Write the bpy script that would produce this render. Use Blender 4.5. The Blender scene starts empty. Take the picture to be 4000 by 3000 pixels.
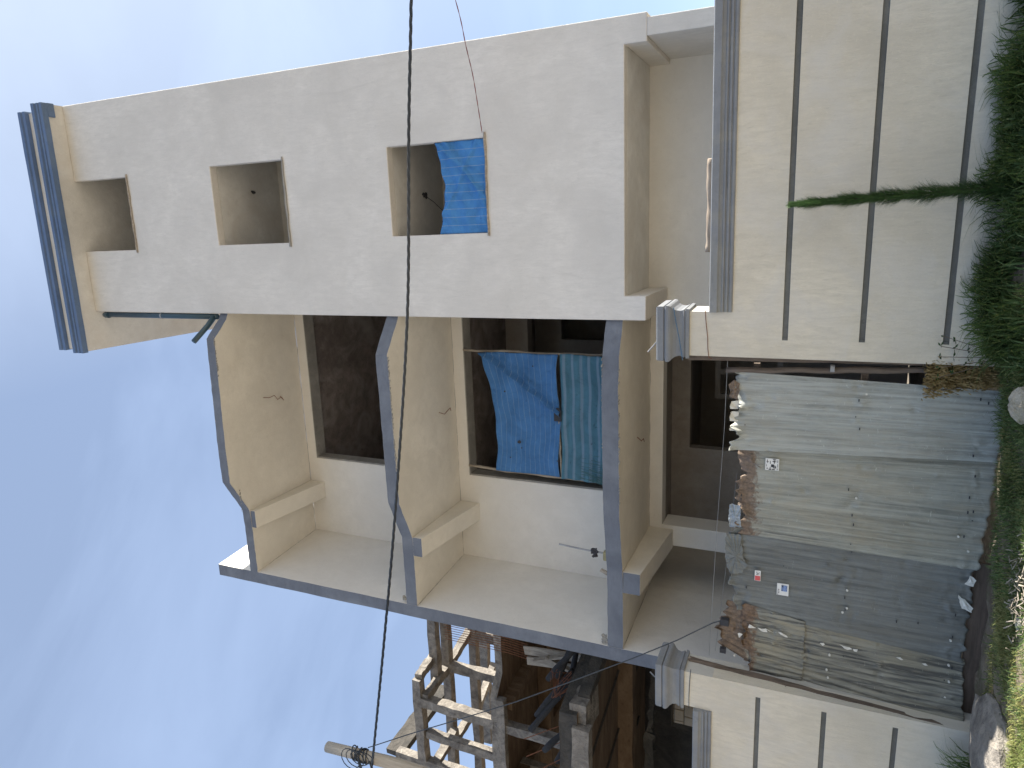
import bpy, math, random
import numpy as np
from mathutils import Matrix, Vector
sc = bpy.context.scene
R = math.radians
# ------------------------------------------------------------------ camera
cam = bpy.data.cameras.new("camera")
co = bpy.data.objects.new("camera", cam); sc.collection.objects.link(co); sc.camera = co
pt, ro, yaw = R(23.5976), R(3.3298), R(13.464)
cp, sp, cr, sr = math.cos(pt), math.sin(pt), math.cos(ro), math.sin(ro)
r0, u0, f0 = Vector((1, 0, 0)), Vector((0, -sp, cp)), Vector((0, cp, sp))
rr = cr * r0 + sr * u0; uu = -sr * r0 + cr * u0
Y3 = Matrix.Rotation(yaw, 3, 'Z')
rr, uu, ff = Y3 @ rr, Y3 @ uu, Y3 @ f0
# the phone was held upright but the picture is stored on its side: world up points to the left of the frame
M = Matrix((-uu, rr, -ff)).transposed().to_4x4(); M.translation = (0, 0, 1.6)
co.matrix_world = M
cam.sensor_width = 36; cam.lens = 36 * 2717.8 / 4000
cam.clip_start = 0.05; cam.clip_end = 2000
# ------------------------------------------------------------------ light
SUN = Vector((3.0, 0.62, 2.25)).normalized()
elev = math.asin(SUN.z); azim = math.atan2(SUN.x, SUN.y)
w = bpy.data.worlds.new("World"); sc.world = w; w.use_nodes = True
nt = w.node_tree; nt.nodes.clear()
wo = nt.nodes.new('ShaderNodeOutputWorld'); bg = nt.nodes.new('ShaderNodeBackground')
sky = nt.nodes.new('ShaderNodeTexSky'); sky.sky_type = 'NISHITA'; sky.sun_disc = False
sky.sun_elevation = elev; sky.sun_rotation = azim
sky.air_density = 1.0; sky.dust_density = 1.6; sky.ozone_density = 1.4; sky.altitude = 1500
tc = nt.nodes.new('ShaderNodeTexCoord'); mp = nt.nodes.new('ShaderNodeMapping')
mp.inputs['Scale'].default_value = (1.2, 1.2, 3.2); mp.inputs['Rotation'].default_value = (0.3, 0.2, 0.5)
cn = nt.nodes.new('ShaderNodeTexNoise'); cn.inputs['Scale'].default_value = 1.6; cn.inputs['Detail'].default_value = 7
cn.inputs['Roughness'].default_value = 0.55; cn.inputs['Distortion'].default_value = 0.4
cr_ = nt.nodes.new('ShaderNodeMapRange'); cr_.inputs['From Min'].default_value = 0.42; cr_.inputs['From Max'].default_value = 0.78
cr_.inputs['To Min'].default_value = 0.30; cr_.inputs['To Max'].default_value = 0.48
mx = nt.nodes.new('ShaderNodeMix'); mx.data_type = 'RGBA'; mx.inputs['B'].default_value = (5.5, 6.9, 9.6, 1)
L = nt.links.new
L(tc.outputs['Generated'], mp.inputs['Vector']); L(mp.outputs[0], cn.inputs['Vector']); L(cn.outputs['Fac'], cr_.inputs['Value'])
dt = nt.nodes.new('ShaderNodeVectorMath'); dt.operation = 'DOT_PRODUCT'; dt.inputs[1].default_value = SUN; L(tc.outputs['Generated'], dt.inputs[0])
gl = nt.nodes.new('ShaderNodeMapRange'); gl.inputs['From Min'].default_value = 0.45; gl.inputs['From Max'].default_value = 1.0; gl.inputs['To Max'].default_value = 0.5
L(dt.outputs['Value'], gl.inputs['Value']); mg = nt.nodes.new('ShaderNodeMix'); mg.data_type = 'RGBA'; mg.inputs['B'].default_value = (8.0, 8.5, 8.9, 1)
L(cr_.outputs[0], mx.inputs['Factor']); L(sky.outputs[0], mx.inputs['A']); L(gl.outputs[0], mg.inputs['Factor']); L(mx.outputs['Result'], mg.inputs['A']); L(mg.outputs['Result'], bg.inputs['Color'])
bg.inputs['Strength'].default_value = 0.0595
L(bg.outputs[0], wo.inputs['Surface'])
sl = bpy.data.lights.new("sun", 'SUN'); sl.energy = 5.0; sl.angle = R(0.53); sl.color = (1.0, 0.95, 0.86)
so = bpy.data.objects.new("sun", sl); sc.collection.objects.link(so); so.location = (20, 0, 30)
so.rotation_euler = SUN.to_track_quat('Z', 'Y').to_euler()
sc.view_settings.view_transform = 'Standard'; sc.view_settings.look = 'None'
sc.view_settings.exposure = 1.5; sc.view_settings.gamma = 1.0; sc.view_settings.use_curve_mapping = False
sc.render.engine = 'CYCLES'; sc.cycles.max_bounces = 10; sc.cycles.diffuse_bounces = 8
# ------------------------------------------------------------------ materials
MATS = {}
def nodes(name):
    m = bpy.data.materials.new(name); m.use_nodes = True
    n = m.node_tree; b = n.nodes['Principled BSDF']; return m, n, b
def noise(n, vec, scale, detail=4, rough=0.55, dist=0.0):
    t = n.nodes.new('ShaderNodeTexNoise'); t.inputs['Scale'].default_value = scale; t.inputs['Detail'].default_value = detail
    t.inputs['Roughness'].default_value = rough; t.inputs['Distortion'].default_value = dist
    n.links.new(vec, t.inputs['Vector']); return t.outputs['Fac']
def mapping(n, vec, scale=(1, 1, 1), rot=(0, 0, 0)):
    m = n.nodes.new('ShaderNodeMapping'); m.inputs['Scale'].default_value = scale; m.inputs['Rotation'].default_value = rot
    n.links.new(vec, m.inputs['Vector']); return m.outputs[0]
def rng(n, val, a, b, c=0.0, d=1.0):
    m = n.nodes.new('ShaderNodeMapRange'); m.inputs[1].default_value = a; m.inputs[2].default_value = b
    m.inputs[3].default_value = c; m.inputs[4].default_value = d; n.links.new(val, m.inputs[0]); return m.outputs[0]
def mix(n, fac, a, b, mode='MIX'):
    m = n.nodes.new('ShaderNodeMix'); m.data_type = 'RGBA'; m.blend_type = mode
    if isinstance(fac, float): m.inputs['Factor'].default_value = fac
    else: n.links.new(fac, m.inputs['Factor'])
    for s, v in (('A', a), ('B', b)):
        if isinstance(v, (tuple, list)): m.inputs[s].default_value = tuple(v) + (1,) if len(v) == 3 else v
        else: n.links.new(v, m.inputs[s])
    return m.outputs['Result']
def bump(n, b, h, strength, dist=0.01, prev=None):
    u = n.nodes.new('ShaderNodeBump'); u.inputs['Strength'].default_value = strength; u.inputs['Distance'].default_value = dist
    n.links.new(h, u.inputs['Height'])
    if prev is not None: n.links.new(prev, u.inputs['Normal'])
    n.links.new(u.outputs[0], b.inputs['Normal']); return u.outputs[0]
def plaster(name, col, var=0.08, tint=None, tint_amt=0.3, streak=(1, 1, 5), rough=0.9, specks=0.3, grime=0.25, bmp=0.35):
    if name in MATS: return MATS[name]
    m, n, b = nodes(name); tc = n.nodes.new('ShaderNodeTexCoord').outputs['Object']
    dark = tuple(c * (1 - 2.2 * var) for c in col); light = tuple(min(1, c * (1 + var)) for c in col)
    c = mix(n, rng(n, noise(n, tc, 0.9, 6, 0.6, 0.6), 0.3, 0.7), dark, light)
    st = noise(n, mapping(n, tc, tuple(s * 4 for s in streak)), 1.0, 6, 0.7, 0.5)
    c = mix(n, rng(n, st, 0.38, 0.66, 0, 0.7), c, tuple(x * (1 - 2.2 * var) for x in col))
    fs = noise(n, mapping(n, tc, tuple(s * 11 for s in streak)), 1.0, 5, 0.75, 0.8)
    c = mix(n, rng(n, fs, 0.56, 0.70, 0, 0.42), c, tuple(x * (1 - 4.0 * var) for x in col))
    fl = noise(n, tc, 38, 4, 0.8)
    c = mix(n, rng(n, fl, 0.56, 0.70, 0, 0.35), c, tuple(min(1, x * (1 + 2.2 * var)) for x in col))
    if tint: c = mix(n, rng(n, noise(n, tc, 1.7, 5, 0.6, 0.8), 0.45, 0.75, 0, tint_amt), c, tint)
    sk = noise(n, tc, 26, 3, 0.7)
    c = mix(n, rng(n, sk, 0.68, 0.78, 0, specks), c, tuple(x * 0.55 for x in col))
    g = noise(n, mapping(n, tc, (2.2, 2.2, 0.5)), 1.4, 6, 0.7, 1.2)
    c = mix(n, rng(n, g, 0.6, 0.8, 0, grime), c, tuple(x * 0.62 for x in col))
    n.links.new(c, b.inputs['Base Color']); b.inputs['Roughness'].default_value = rough
    b.inputs['Specular IOR Level'].default_value = 0.25
    p = bump(n, b, noise(n, mapping(n, tc, tuple(s / max(streak) for s in streak)), 48, 5, 0.75), bmp * 1.4, 0.009)
    bump(n, b, noise(n, tc, 3.5, 4, 0.6), bmp * 0.7, 0.03, p)
    MATS[name] = m; return m
def rough_concrete(name, col, col2, scale=2.5, bmp=0.8, streak=(1, 1, 1)):
    m, n, b = nodes(name); tc = n.nodes.new('ShaderNodeTexCoord').outputs['Object']
    v = mapping(n, tc, streak)
    c = mix(n, rng(n, noise(n, v, scale, 8, 0.7, 0.8), 0.35, 0.65), col, col2)
    c = mix(n, rng(n, noise(n, v, scale * 7, 5, 0.7), 0.55, 0.75, 0, 0.6), c, tuple(x * 0.35 for x in col))
    n.links.new(c, b.inputs['Base Color']); b.inputs['Roughness'].default_value = 0.95
    p = bump(n, b, noise(n, v, scale * 14, 4, 0.7), bmp, 0.012); bump(n, b, noise(n, v, scale * 2, 4, 0.7), bmp, 0.05, p)
    return m
def wood(name, col, col2, axis=(1, 1, 0.08), scale=30, rough=0.85, bmp=0.6):
    m, n, b = nodes(name); tc = n.nodes.new('ShaderNodeTexCoord').outputs['Object']
    v = mapping(n, tc, axis)
    c = mix(n, rng(n, noise(n, v, scale, 6, 0.7, 0.5), 0.3, 0.7), col, col2)
    c = mix(n, rng(n, noise(n, tc, 4, 4, 0.6), 0.5, 0.8, 0, 0.5), c, tuple(x * 0.5 for x in col))
    n.links.new(c, b.inputs['Base Color']); b.inputs['Roughness'].default_value = rough
    bump(n, b, noise(n, v, scale * 2, 4, 0.7), bmp, 0.01); return m
def flat(name, col, rough=0.6, metal=0.0, var=0.15, scale=12, bmp=0.15):
    m, n, b = nodes(name); tc = n.nodes.new('ShaderNodeTexCoord').outputs['Object']
    c = mix(n, rng(n, noise(n, tc, scale, 4), 0.3, 0.7), tuple(x * (1 - var) for x in col), tuple(min(1, x * (1 + var)) for x in col))
    n.links.new(c, b.inputs['Base Color']); b.inputs['Roughness'].default_value = rough; b.inputs['Metallic'].default_value = metal
    bump(n, b, noise(n, tc, scale * 5, 3), bmp, 0.004); return m
m_tower = plaster("tower plaster", (0.675, 0.645, 0.60), 0.07, (0.56, 0.53, 0.48), 0.3, (4, 4, 1), grime=0.34, specks=0.35)
m_cream = plaster("cream balcony plaster", (0.69, 0.665, 0.62), 0.04, (0.52, 0.47, 0.40), 0.15, (1, 1, 1), grime=0.22, specks=0.12)
m_soffit = plaster("cream soffit plaster", (0.72, 0.68, 0.60), 0.05, (0.50, 0.45, 0.38), 0.25, (1, 1, 1), grime=0.2, specks=0.1)
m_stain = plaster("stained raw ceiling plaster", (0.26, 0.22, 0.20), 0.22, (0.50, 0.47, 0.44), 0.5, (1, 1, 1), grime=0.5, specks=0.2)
m_grey = plaster("grey blue edge paint", (0.158, 0.174, 0.208), 0.10, (0.26, 0.28, 0.31), 0.45, (1, 1, 3), grime=0.3, specks=0.15)
m_blue = plaster("haze blue cornice paint", (0.12, 0.185, 0.32), 0.10, (0.17, 0.22, 0.29), 0.4, (1, 1, 3), grime=0.2, specks=0.1)  # edge paint made bluer, haze near the top put into the colour
m_wall = plaster("boundary wall cream render", (0.645, 0.585, 0.475), 0.088, (0.58, 0.55, 0.50), 0.7, (5, 5, 1), grime=0.30, specks=0.5, bmp=0.6)
m_band = plaster("whitish pillar render", (0.55, 0.53, 0.48), 0.07, (0.35, 0.32, 0.27), 0.5, (4, 4, 1), grime=0.5)
m_groove = plaster("dark grey groove paint", (0.15, 0.15, 0.14), 0.15, None, 0, (1, 1, 1), grime=0.3)
m_cap = plaster("grey coping paint", (0.225, 0.235, 0.252), 0.09, (0.33, 0.32, 0.27), 0.5, (1, 1, 1), grime=0.35, specks=0.4)
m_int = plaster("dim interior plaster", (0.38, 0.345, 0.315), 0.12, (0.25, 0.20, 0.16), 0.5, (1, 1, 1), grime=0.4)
m_ceil = plaster("grey tower ceiling plaster", (0.66, 0.65, 0.62), 0.08, (0.50, 0.46, 0.41), 0.5, (1, 1, 1), grime=0.3)
m_raw = plaster("raw grey cement", (0.30, 0.29, 0.27), 0.15, (0.40, 0.38, 0.33), 0.5, (1, 1, 1), grime=0.4)
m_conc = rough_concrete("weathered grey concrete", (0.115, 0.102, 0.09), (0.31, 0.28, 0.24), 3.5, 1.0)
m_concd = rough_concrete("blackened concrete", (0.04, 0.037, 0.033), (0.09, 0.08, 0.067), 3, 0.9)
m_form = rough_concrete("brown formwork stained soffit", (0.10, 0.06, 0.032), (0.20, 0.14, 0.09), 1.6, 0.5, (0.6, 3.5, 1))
m_stone = rough_concrete("rubble stone", (0.32, 0.28, 0.21), (0.52, 0.47, 0.38), 5, 1.0)
m_block = plaster("pale stone block", (0.62, 0.55, 0.44), 0.1, (0.5, 0.42, 0.33), 0.4, (1, 1, 1), grime=0.3)
m_wood = wood("weathered brown timber", (0.075, 0.055, 0.042), (0.20, 0.155, 0.12))
m_woodl = wood("grey bleached timber", (0.20, 0.165, 0.13), (0.42, 0.37, 0.30))
m_pole = wood("pale eucalyptus pole", (0.30, 0.25, 0.19), (0.52, 0.46, 0.37), scale=14)
m_log = wood("peeling bark log", (0.20, 0.15, 0.11), (0.40, 0.33, 0.26), (0.1, 1, 1), 22)
m_dark = wood("tarred dark poles", (0.008, 0.008, 0.009), (0.028, 0.026, 0.026))
m_cable = flat("black cable rubber", (0.022, 0.028, 0.036), 0.45)
m_red = flat("red wire insulation", (0.22, 0.07, 0.06), 0.5)
m_thin = flat("grey thin wire", (0.30, 0.30, 0.30), 0.5, 0.4)
m_rust = flat("rusty rebar", (0.20, 0.075, 0.035), 0.85, 0.2, 0.35, 30)
m_pipe = flat("dark green plastic pipe", (0.028, 0.06, 0.08), 0.4)
m_paper = flat("white printed paper", (0.72, 0.71, 0.68), 0.8, 0, 0.05)
m_ink = flat("black print", (0.03, 0.03, 0.035), 0.7)
m_inkb = flat("blue photo print", (0.17, 0.24, 0.42), 0.7, 0, 0.5, 60)
m_inkr = flat("red print", (0.62, 0.10, 0.10), 0.7, 0, 0.12)
m_scrap = flat("pale torn scrap", (0.66, 0.64, 0.58), 0.8, 0, 0.1)
def sheet_metal(name, col, col2, stain, stain_amt, rust_z=None, rust_amt=0.85, stripes=0.0):
    m, n, b = nodes(name); tc = n.nodes.new('ShaderNodeTexCoord').outputs['Object']
    v = mapping(n, tc, (24, 24, 0.8))
    c = mix(n, rng(n, noise(n, v, 1.0, 8, 0.75, 0.4), 0.36, 0.64), tuple(x * .78 for x in col), col2)
    c = mix(n, rng(n, noise(n, mapping(n, tc, (4, 4, 1.2)), 1.0, 5, 0.7, 0.8), 0.4, 0.62, 0, 0.5), c, tuple(x * 1.05 for x in col2))
    c = mix(n, rng(n, noise(n, mapping(n, tc, (3, 3, 0.9)), 1.1, 5, 0.6, 0.8), 0.46, 0.66, 0, stain_amt), c, stain)
    if stripes: c = mix(n, rng(n, noise(n, mapping(n, tc, (22, 22, 1.3)), 1.0, 4, 0.6), 0.48, 0.62, 0, stripes), c, (0.045, 0.047, 0.05))
    c = mix(n, rng(n, noise(n, tc, 22, 5, 0.75), 0.62, 0.75, 0, 0.5), c, tuple(x * 0.5 for x in col))
    c = mix(n, rng(n, noise(n, mapping(n, tc, (12, 12, 40)), 1.0, 3, 0.6, 2.0), 0.67, 0.73, 0, 0.5), c, tuple(min(1, x * 1.8) for x in col2))
    if rust_z is not None:
        sep = n.nodes.new('ShaderNodeSeparateXYZ'); n.links.new(tc, sep.inputs[0])
        ad = n.nodes.new('ShaderNodeMath'); ad.operation = 'MULTIPLY_ADD'
        n.links.new(noise(n, tc, 7, 5, 0.7, 1.0), ad.inputs[0]); ad.inputs[1].default_value = 0.55; n.links.new(sep.outputs[2], ad.inputs[2])
        rf = rng(n, ad.outputs[0], rust_z + 0.22, rust_z + 0.30, 0, rust_amt)
        rc = mix(n, rng(n, noise(n, tc, 30, 4, 0.7), 0.3, 0.7), (0.06, 0.036, 0.024), (0.24, 0.155, 0.10))
        c = mix(n, rf, c, rc)
    n.links.new(c, b.inputs['Base Color']); b.inputs['Roughness'].default_value = 0.62; b.inputs['Metallic'].default_value = 0.25
    p = bump(n, b, noise(n, tc, 9, 4, 0.7, 1.0), 0.5, 0.02); bump(n, b, noise(n, tc, 60, 3, 0.6), 0.25, 0.004, p)
    return m
m_sh1 = sheet_metal("light galvanised sheet", (0.26, 0.27, 0.245), (0.43, 0.44, 0.405), (0.33, 0.30, 0.23), 0.45)
m_sh2 = sheet_metal("stained galvanised sheet", (0.22, 0.225, 0.195), (0.37, 0.37, 0.32), (0.34, 0.29, 0.20), 0.4, 2.17)
m_sh3 = sheet_metal("dark grey galvanised sheet", (0.115, 0.122, 0.117), (0.20, 0.21, 0.20), (0.17, 0.155, 0.12), 0.35)
m_sh4 = sheet_metal("old striped sheet", (0.17, 0.17, 0.145), (0.29, 0.28, 0.23), (0.31, 0.27, 0.18), 0.6, 2.12, 0.95, 0.8)
m_flash = sheet_metal("bright zinc scrap", (0.22, 0.27, 0.32), (0.34, 0.38, 0.42), (0.3, 0.3, 0.3), 0.3)
m_brown = wood("muddy brown threshold board", (0.07, 0.05, 0.035), (0.14, 0.10, 0.075), (0.1, 1, 1), 20)
def cloth_mat(name, base, line, n_lines, width, axis, weave=True, holes=0.0, light=None):
    m, n, b = nodes(name); uv = n.nodes.new('ShaderNodeUVMap'); sp_ = n.nodes.new('ShaderNodeSeparateXYZ')
    n.links.new(uv.outputs[0], sp_.inputs[0]); tc = n.nodes.new('ShaderNodeTexCoord').outputs['Object']
    a = n.nodes.new('ShaderNodeMath'); a.operation = 'MULTIPLY'; a.inputs[1].default_value = n_lines; n.links.new(sp_.outputs[axis], a.inputs[0])
    f = n.nodes.new('ShaderNodeMath'); f.operation = 'FRACT'; n.links.new(a.outputs[0], f.inputs[0])
    p = n.nodes.new('ShaderNodeMath'); p.operation = 'PINGPONG'; p.inputs[1].default_value = 0.5; n.links.new(f.outputs[0], p.inputs[0])
    mask = rng(n, p.outputs[0], width, width * 0.6, 0, 0.42)
    dk = tuple(x * 0.72 for x in base)
    c = mix(n, rng(n, noise(n, tc, 3.0, 5, 0.6, 0.5), 0.3, 0.7), dk, base)
    c = mix(n, mask, c, line)
    c = mix(n, rng(n, noise(n, tc, 14, 4, 0.6), 0.66, 0.72, 0, 0.55 if holes else 0.25), c, (0.02, 0.03, 0.05))
    n.links.new(c, b.inputs['Base Color']); b.inputs['Roughness'].default_value = 0.75
    b.inputs['Specular IOR Level'].default_value = 0.2
    b.inputs['Subsurface Weight'].default_value = 0.0
    pr = bump(n, b, noise(n, tc, 5, 5, 0.6, 1.5), 0.8, 0.06); bump(n, b, noise(n, tc, 120, 2), 0.15, 0.003, pr); return m
m_tarp = cloth_mat("blue striped tarpaulin", (0.07, 0.20, 0.44), (0.28, 0.37, 0.45), 13, 0.045, 1)
m_tarp2 = cloth_mat("blue window tarpaulin", (0.07, 0.24, 0.54), (0.34, 0.40, 0.46), 11, 0.045, 0)
m_teal = cloth_mat("teal and lilac woven sacking", (0.085, 0.205, 0.28), (0.27, 0.335, 0.43), 8.5, 0.2, 1, holes=1.0)
# ------------------------------------------------------------------ builders
random.seed(7); rs = np.random.RandomState(11)
COL = sc.collection
class MB:
    def __init__(s): s.v = []; s.f = []; s.mi = []; s.uv = []
    def face(s, idx, mi=0): s.f.append(tuple(idx)); s.mi.append(mi)
    def box(s, x0, x1, y0, y1, z0, z1, mi=0, mis=None):
        # mis: dict of side -> material index; sides f(-y) b(+y) l(-x) r(+x) d(-z) u(+z)
        k = len(s.v); s.v += [(x0, y0, z0), (x1, y0, z0), (x1, y1, z0), (x0, y1, z0), (x0, y0, z1), (x1, y0, z1), (x1, y1, z1), (x0, y1, z1)]
        q = {'d': (0, 3, 2, 1), 'u': (4, 5, 6, 7), 'f': (0, 1, 5, 4), 'r': (1, 2, 6, 5), 'b': (2, 3, 7, 6), 'l': (3, 0, 4, 7)}
        for n_, i in q.items(): s.face([k + j for j in i], (mis or {}).get(n_, mi))
        return s
    def beam(s, p0, p1, w, h, n=6, j=0.0, mi=0, up=(0, 0, 1)):
        p0, p1 = Vector(p0), Vector(p1); d = (p1 - p0); ln = d.length; d.normalize()
        up = Vector(up)
        if abs(d.dot(up)) > 0.95: up = Vector((0, 1, 0))
        a = d.cross(up).normalized(); b = a.cross(d).normalized(); k = len(s.v)
        for i in range(n + 1):
            c = p0 + d * ln * i / n
            for sx, sy in ((-1, -1), (1, -1), (1, 1), (-1, 1)):
                s.v.append(tuple(c + a * (sx * w / 2 + random.uniform(-j, j)) + b * (sy * h / 2 + random.uniform(-j, j)) + d * random.uniform(-j, j)))
        for i in range(n):
            for q in range(4):
                s.face((k + i * 4 + q, k + i * 4 + (q + 1) % 4, k + i * 4 + 4 + (q + 1) % 4, k + i * 4 + 4 + q), mi)
        s.face((k + 3, k + 2, k + 1, k), mi); e = k + n * 4; s.face((e, e + 1, e + 2, e + 3), mi); return s
    def tube(s, pts, r, sides=8, mi=0, j=0.0):
        pts = [Vector(p) for p in pts]; k = len(s.v); m = len(pts)
        rad = r if isinstance(r, (list, tuple)) else [r] * m
        prev = None
        for i, p in enumerate(pts):
            d = (pts[min(i + 1, m - 1)] - pts[max(i - 1, 0)]).normalized()
            if prev is None:
                a = d.cross(Vector((0, 0, 1)))
                if a.length < 0.2: a = d.cross(Vector((0, 1, 0)))
            else: a = prev - d * prev.dot(d)
            a.normalize(); prev = a; b = d.cross(a)
            for q in range(sides):
                t = 2 * math.pi * q / sides; rj = rad[i] * (1 + random.uniform(-j, j))
                s.v.append(tuple(p + a * math.cos(t) * rj + b * math.sin(t) * rj))
        for i in range(m - 1):
            for q in range(sides):
                s.face((k + i * sides + q, k + i * sides + (q + 1) % sides, k + (i + 1) * sides + (q + 1) % sides, k + (i + 1) * sides + q), mi)
        s.face([k + q for q in range(sides)][::-1], mi); s.face([k + (m - 1) * sides + q for q in range(sides)], mi); return s
    def prism(s, poly, z0, z1, side=0, cap=1, j=0.0, sub=None):
        P = []
        for i in range(len(poly)):
            a, b = Vector(poly[i]), Vector(poly[(i + 1) % len(poly)]); n = max(1, int((b - a).length / sub)) if sub else 1
            for t in range(n): P.append((a.lerp(b, t / n), t > 0))
        k = len(s.v); n = len(P)
        for p, inn in P:
            jj = j if inn else 0
            s.v.append((p.x, p.y + random.uniform(-jj, jj) * 0.3, z0 - random.uniform(0, jj)))
        for p, inn in P:
            jj = j if inn else 0
            s.v.append((p.x, p.y + random.uniform(-jj, jj) * 0.3, z1 + random.uniform(0, jj)))
        c = len(s.v)
        for zz in (z0, z1): s.v += [(p.x, p.y, zz) for p, inn in P]
        s.face([c + i for i in range(n)][::-1], cap); s.face([c + n + i for i in range(n)], cap)
        for i in range(n): s.face((k + i, k + (i + 1) % n, k + n + (i + 1) % n, k + n + i), side)
        return s
    def rings(s, loops, mi=0, capb=True, capt=True):
        k = len(s.v); m = len(loops[0])
        for l in loops: s.v += [tuple(p) for p in l]
        for i in range(len(loops) - 1):
            for q in range(m): s.face((k + i * m + q, k + i * m + (q + 1) % m, k + (i + 1) * m + (q + 1) % m, k + (i + 1) * m + q), mi)
        if capb: s.face([k + q for q in range(m)][::-1], mi)
        if capt: s.face([k + (len(loops) - 1) * m + q for q in range(m)], mi)
        return s
    def holes_wall(s, x0, x1, y0, y1, z0, z1, holes, mi=0):
        xs = sorted({x0, x1, *[v for h in holes for v in h[:2] if x0 < v < x1]}); zs = sorted({z0, z1, *[v for h in holes for v in h[2:] if z0 < v < z1]})
        nx, nz = len(xs) - 1, len(zs) - 1
        solid = lambda i, k: 0 <= i < nx and 0 <= k < nz and not any(h[0] < (xs[i] + xs[i + 1]) / 2 < h[1] and h[2] < (zs[k] + zs[k + 1]) / 2 < h[3] for h in holes)
        idx = {}
        def V(i, k, b):
            if (i, k, b) not in idx: idx[(i, k, b)] = len(s.v); s.v.append((xs[i], (y0, y1)[b], zs[k]))
            return idx[(i, k, b)]
        for i in range(nx):
            for k in range(nz):
                if not solid(i, k): continue
                s.face((V(i, k, 0), V(i + 1, k, 0), V(i + 1, k + 1, 0), V(i, k + 1, 0)), mi)
                s.face((V(i, k, 1), V(i, k + 1, 1), V(i + 1, k + 1, 1), V(i + 1, k, 1)), mi)
                if not solid(i - 1, k): s.face((V(i, k, 0), V(i, k + 1, 0), V(i, k + 1, 1), V(i, k, 1)), mi)
                if not solid(i + 1, k): s.face((V(i + 1, k, 0), V(i + 1, k, 1), V(i + 1, k + 1, 1), V(i + 1, k + 1, 0)), mi)
                if not solid(i, k - 1): s.face((V(i, k, 0), V(i, k, 1), V(i + 1, k, 1), V(i + 1, k, 0)), mi)
                if not solid(i, k + 1): s.face((V(i, k + 1, 0), V(i + 1, k + 1, 0), V(i + 1, k + 1, 1), V(i, k + 1, 1)), mi)
        return s
    def grid(s, nu, nv, fn, mi=0):
        k = len(s.v)
        for a in range(nu + 1):
            for b in range(nv + 1):
                s.v.append(tuple(fn(a / nu, b / nv))); s.uv.append((a / nu, b / nv))
        for a in range(nu):
            for b in range(nv):
                q = k + a * (nv + 1) + b; s.face((q, q + nv + 1, q + nv + 2, q + 1), mi)
        return s
    def build(s, name, mats, parent=None, origin=None, bevel=0, smooth=False, solid=0, world=True):
        if not isinstance(mats, (list, tuple)): mats = [mats]
        o_ = Vector(origin) if origin is not None else (Vector(parent.get('_o', (0, 0, 0))) if parent is not None else Vector((0, 0, 0)))
        me = bpy.data.meshes.new(name); ox, oy, oz = o_
        me.from_pydata([(x - ox, y - oy, z - oz) for x, y, z in s.v], [], s.f)
        for m in mats: me.materials.append(m)
        me.polygons.foreach_set('material_index', s.mi)
        if smooth: me.polygons.foreach_set('use_smooth', [True] * len(s.f))
        if s.uv:
            ul = me.uv_layers.new(name="UVMap")
            for l in me.loops: ul.data[l.index].uv = s.uv[l.vertex_index]
        me.update(); ob = bpy.data.objects.new(name, me); COL.objects.link(ob)
        if parent is not None: ob.parent = parent
        else: ob.location = o_
        if solid:
            md = ob.modifiers.new("thick", 'SOLIDIFY'); md.thickness = solid; md.offset = 0
        if bevel:
            md = ob.modifiers.new("edge", 'BEVEL'); md.width = bevel; md.segments = 2; md.limit_method = 'ANGLE'; md.angle_limit = R(35)
        return ob
def tag(o, label=None, cat=None, group=None, kind=None):
    if label: o['label'] = label
    if cat: o['category'] = cat
    if group: o['group'] = group
    if kind: o['kind'] = kind
    return o
ORIG = []
def thing(name, loc, label, cat, rz=0.0, local=False, group=None):
    """Empty at the base.  local=True: its parts are given in its own coordinates."""
    e = bpy.data.objects.new(name, None); COL.objects.link(e); e.location = loc; e.rotation_euler = (0, 0, rz); e.empty_display_size = 0.3
    e['_o'] = (0, 0, 0) if local else tuple(loc); ORIG.append(e)
    return tag(e, label, cat, group)
def P(name, mb, mats, parent, **k): return mb.build(name, mats, parent, **k)

# ------------------------------------------------------------------ ground
def gz(x, y):
    """height of the verge: low before the gate, a grassy bank along the right wall"""
    t = 1 / (1 + np.exp(-(x + 1.55) * 5.0)); b = np.exp(-((y - 7.3) / 0.85) ** 2)
    z = -0.13 + 0.05 * np.exp(-((y - 5.2) / 1.2) ** 2)
    z = z + t * b * 0.27 + 0.015 * np.sin(x * 5.1 + y * 3.3) + 0.012 * np.sin(x * 11.3 - y * 8.7)
    z = z + .075 * np.exp(-((x + 2.4) / .95) ** 4) * np.exp(-((y - 7.45) / .35) ** 2)
    far = np.clip((np.hypot(x, y - 6) - 9) / 10, 0, 1)
    return z * (1 - far) + far * -0.12
def axis_pts(c):
    a = np.arange(-8, 8.01, 0.09); b = np.array([9, 10, 12, 15, 20, 30, 50, 90, 160, 300, 500.]); return np.concatenate([-b[::-1], a, b]) + c
xs, ys = axis_pts(-2.0), axis_pts(6.0)
XX, YY = np.meshgrid(xs, ys, indexing='ij'); ZZ = gz(XX, YY) + np.where(np.hypot(XX + 2, YY - 6) < 8, rs.uniform(-0.008, 0.008, XX.shape), 0)
nv = len(ys); g = MB(); g.v = list(zip(XX.ravel().tolist(), YY.ravel().tolist(), ZZ.ravel().tolist()))
for a in range(len(xs) - 1):
    for b in range(nv - 1):
        q = a * nv + b; g.face((q, q + nv, q + nv + 1, q + 1))
m, n, b_ = nodes("dry soil verge"); tcx = n.nodes.new('ShaderNodeTexCoord').outputs['Object']
c = mix(n, rng(n, noise(n, tcx, 1.3, 7, 0.65, 0.5), 0.35, 0.65), (0.105, 0.08, 0.055), (0.23, 0.19, 0.14))
c = mix(n, rng(n, noise(n, tcx, 14, 5, 0.7), 0.5, 0.7, 0, 0.7), c, (0.30, 0.26, 0.20))
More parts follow.
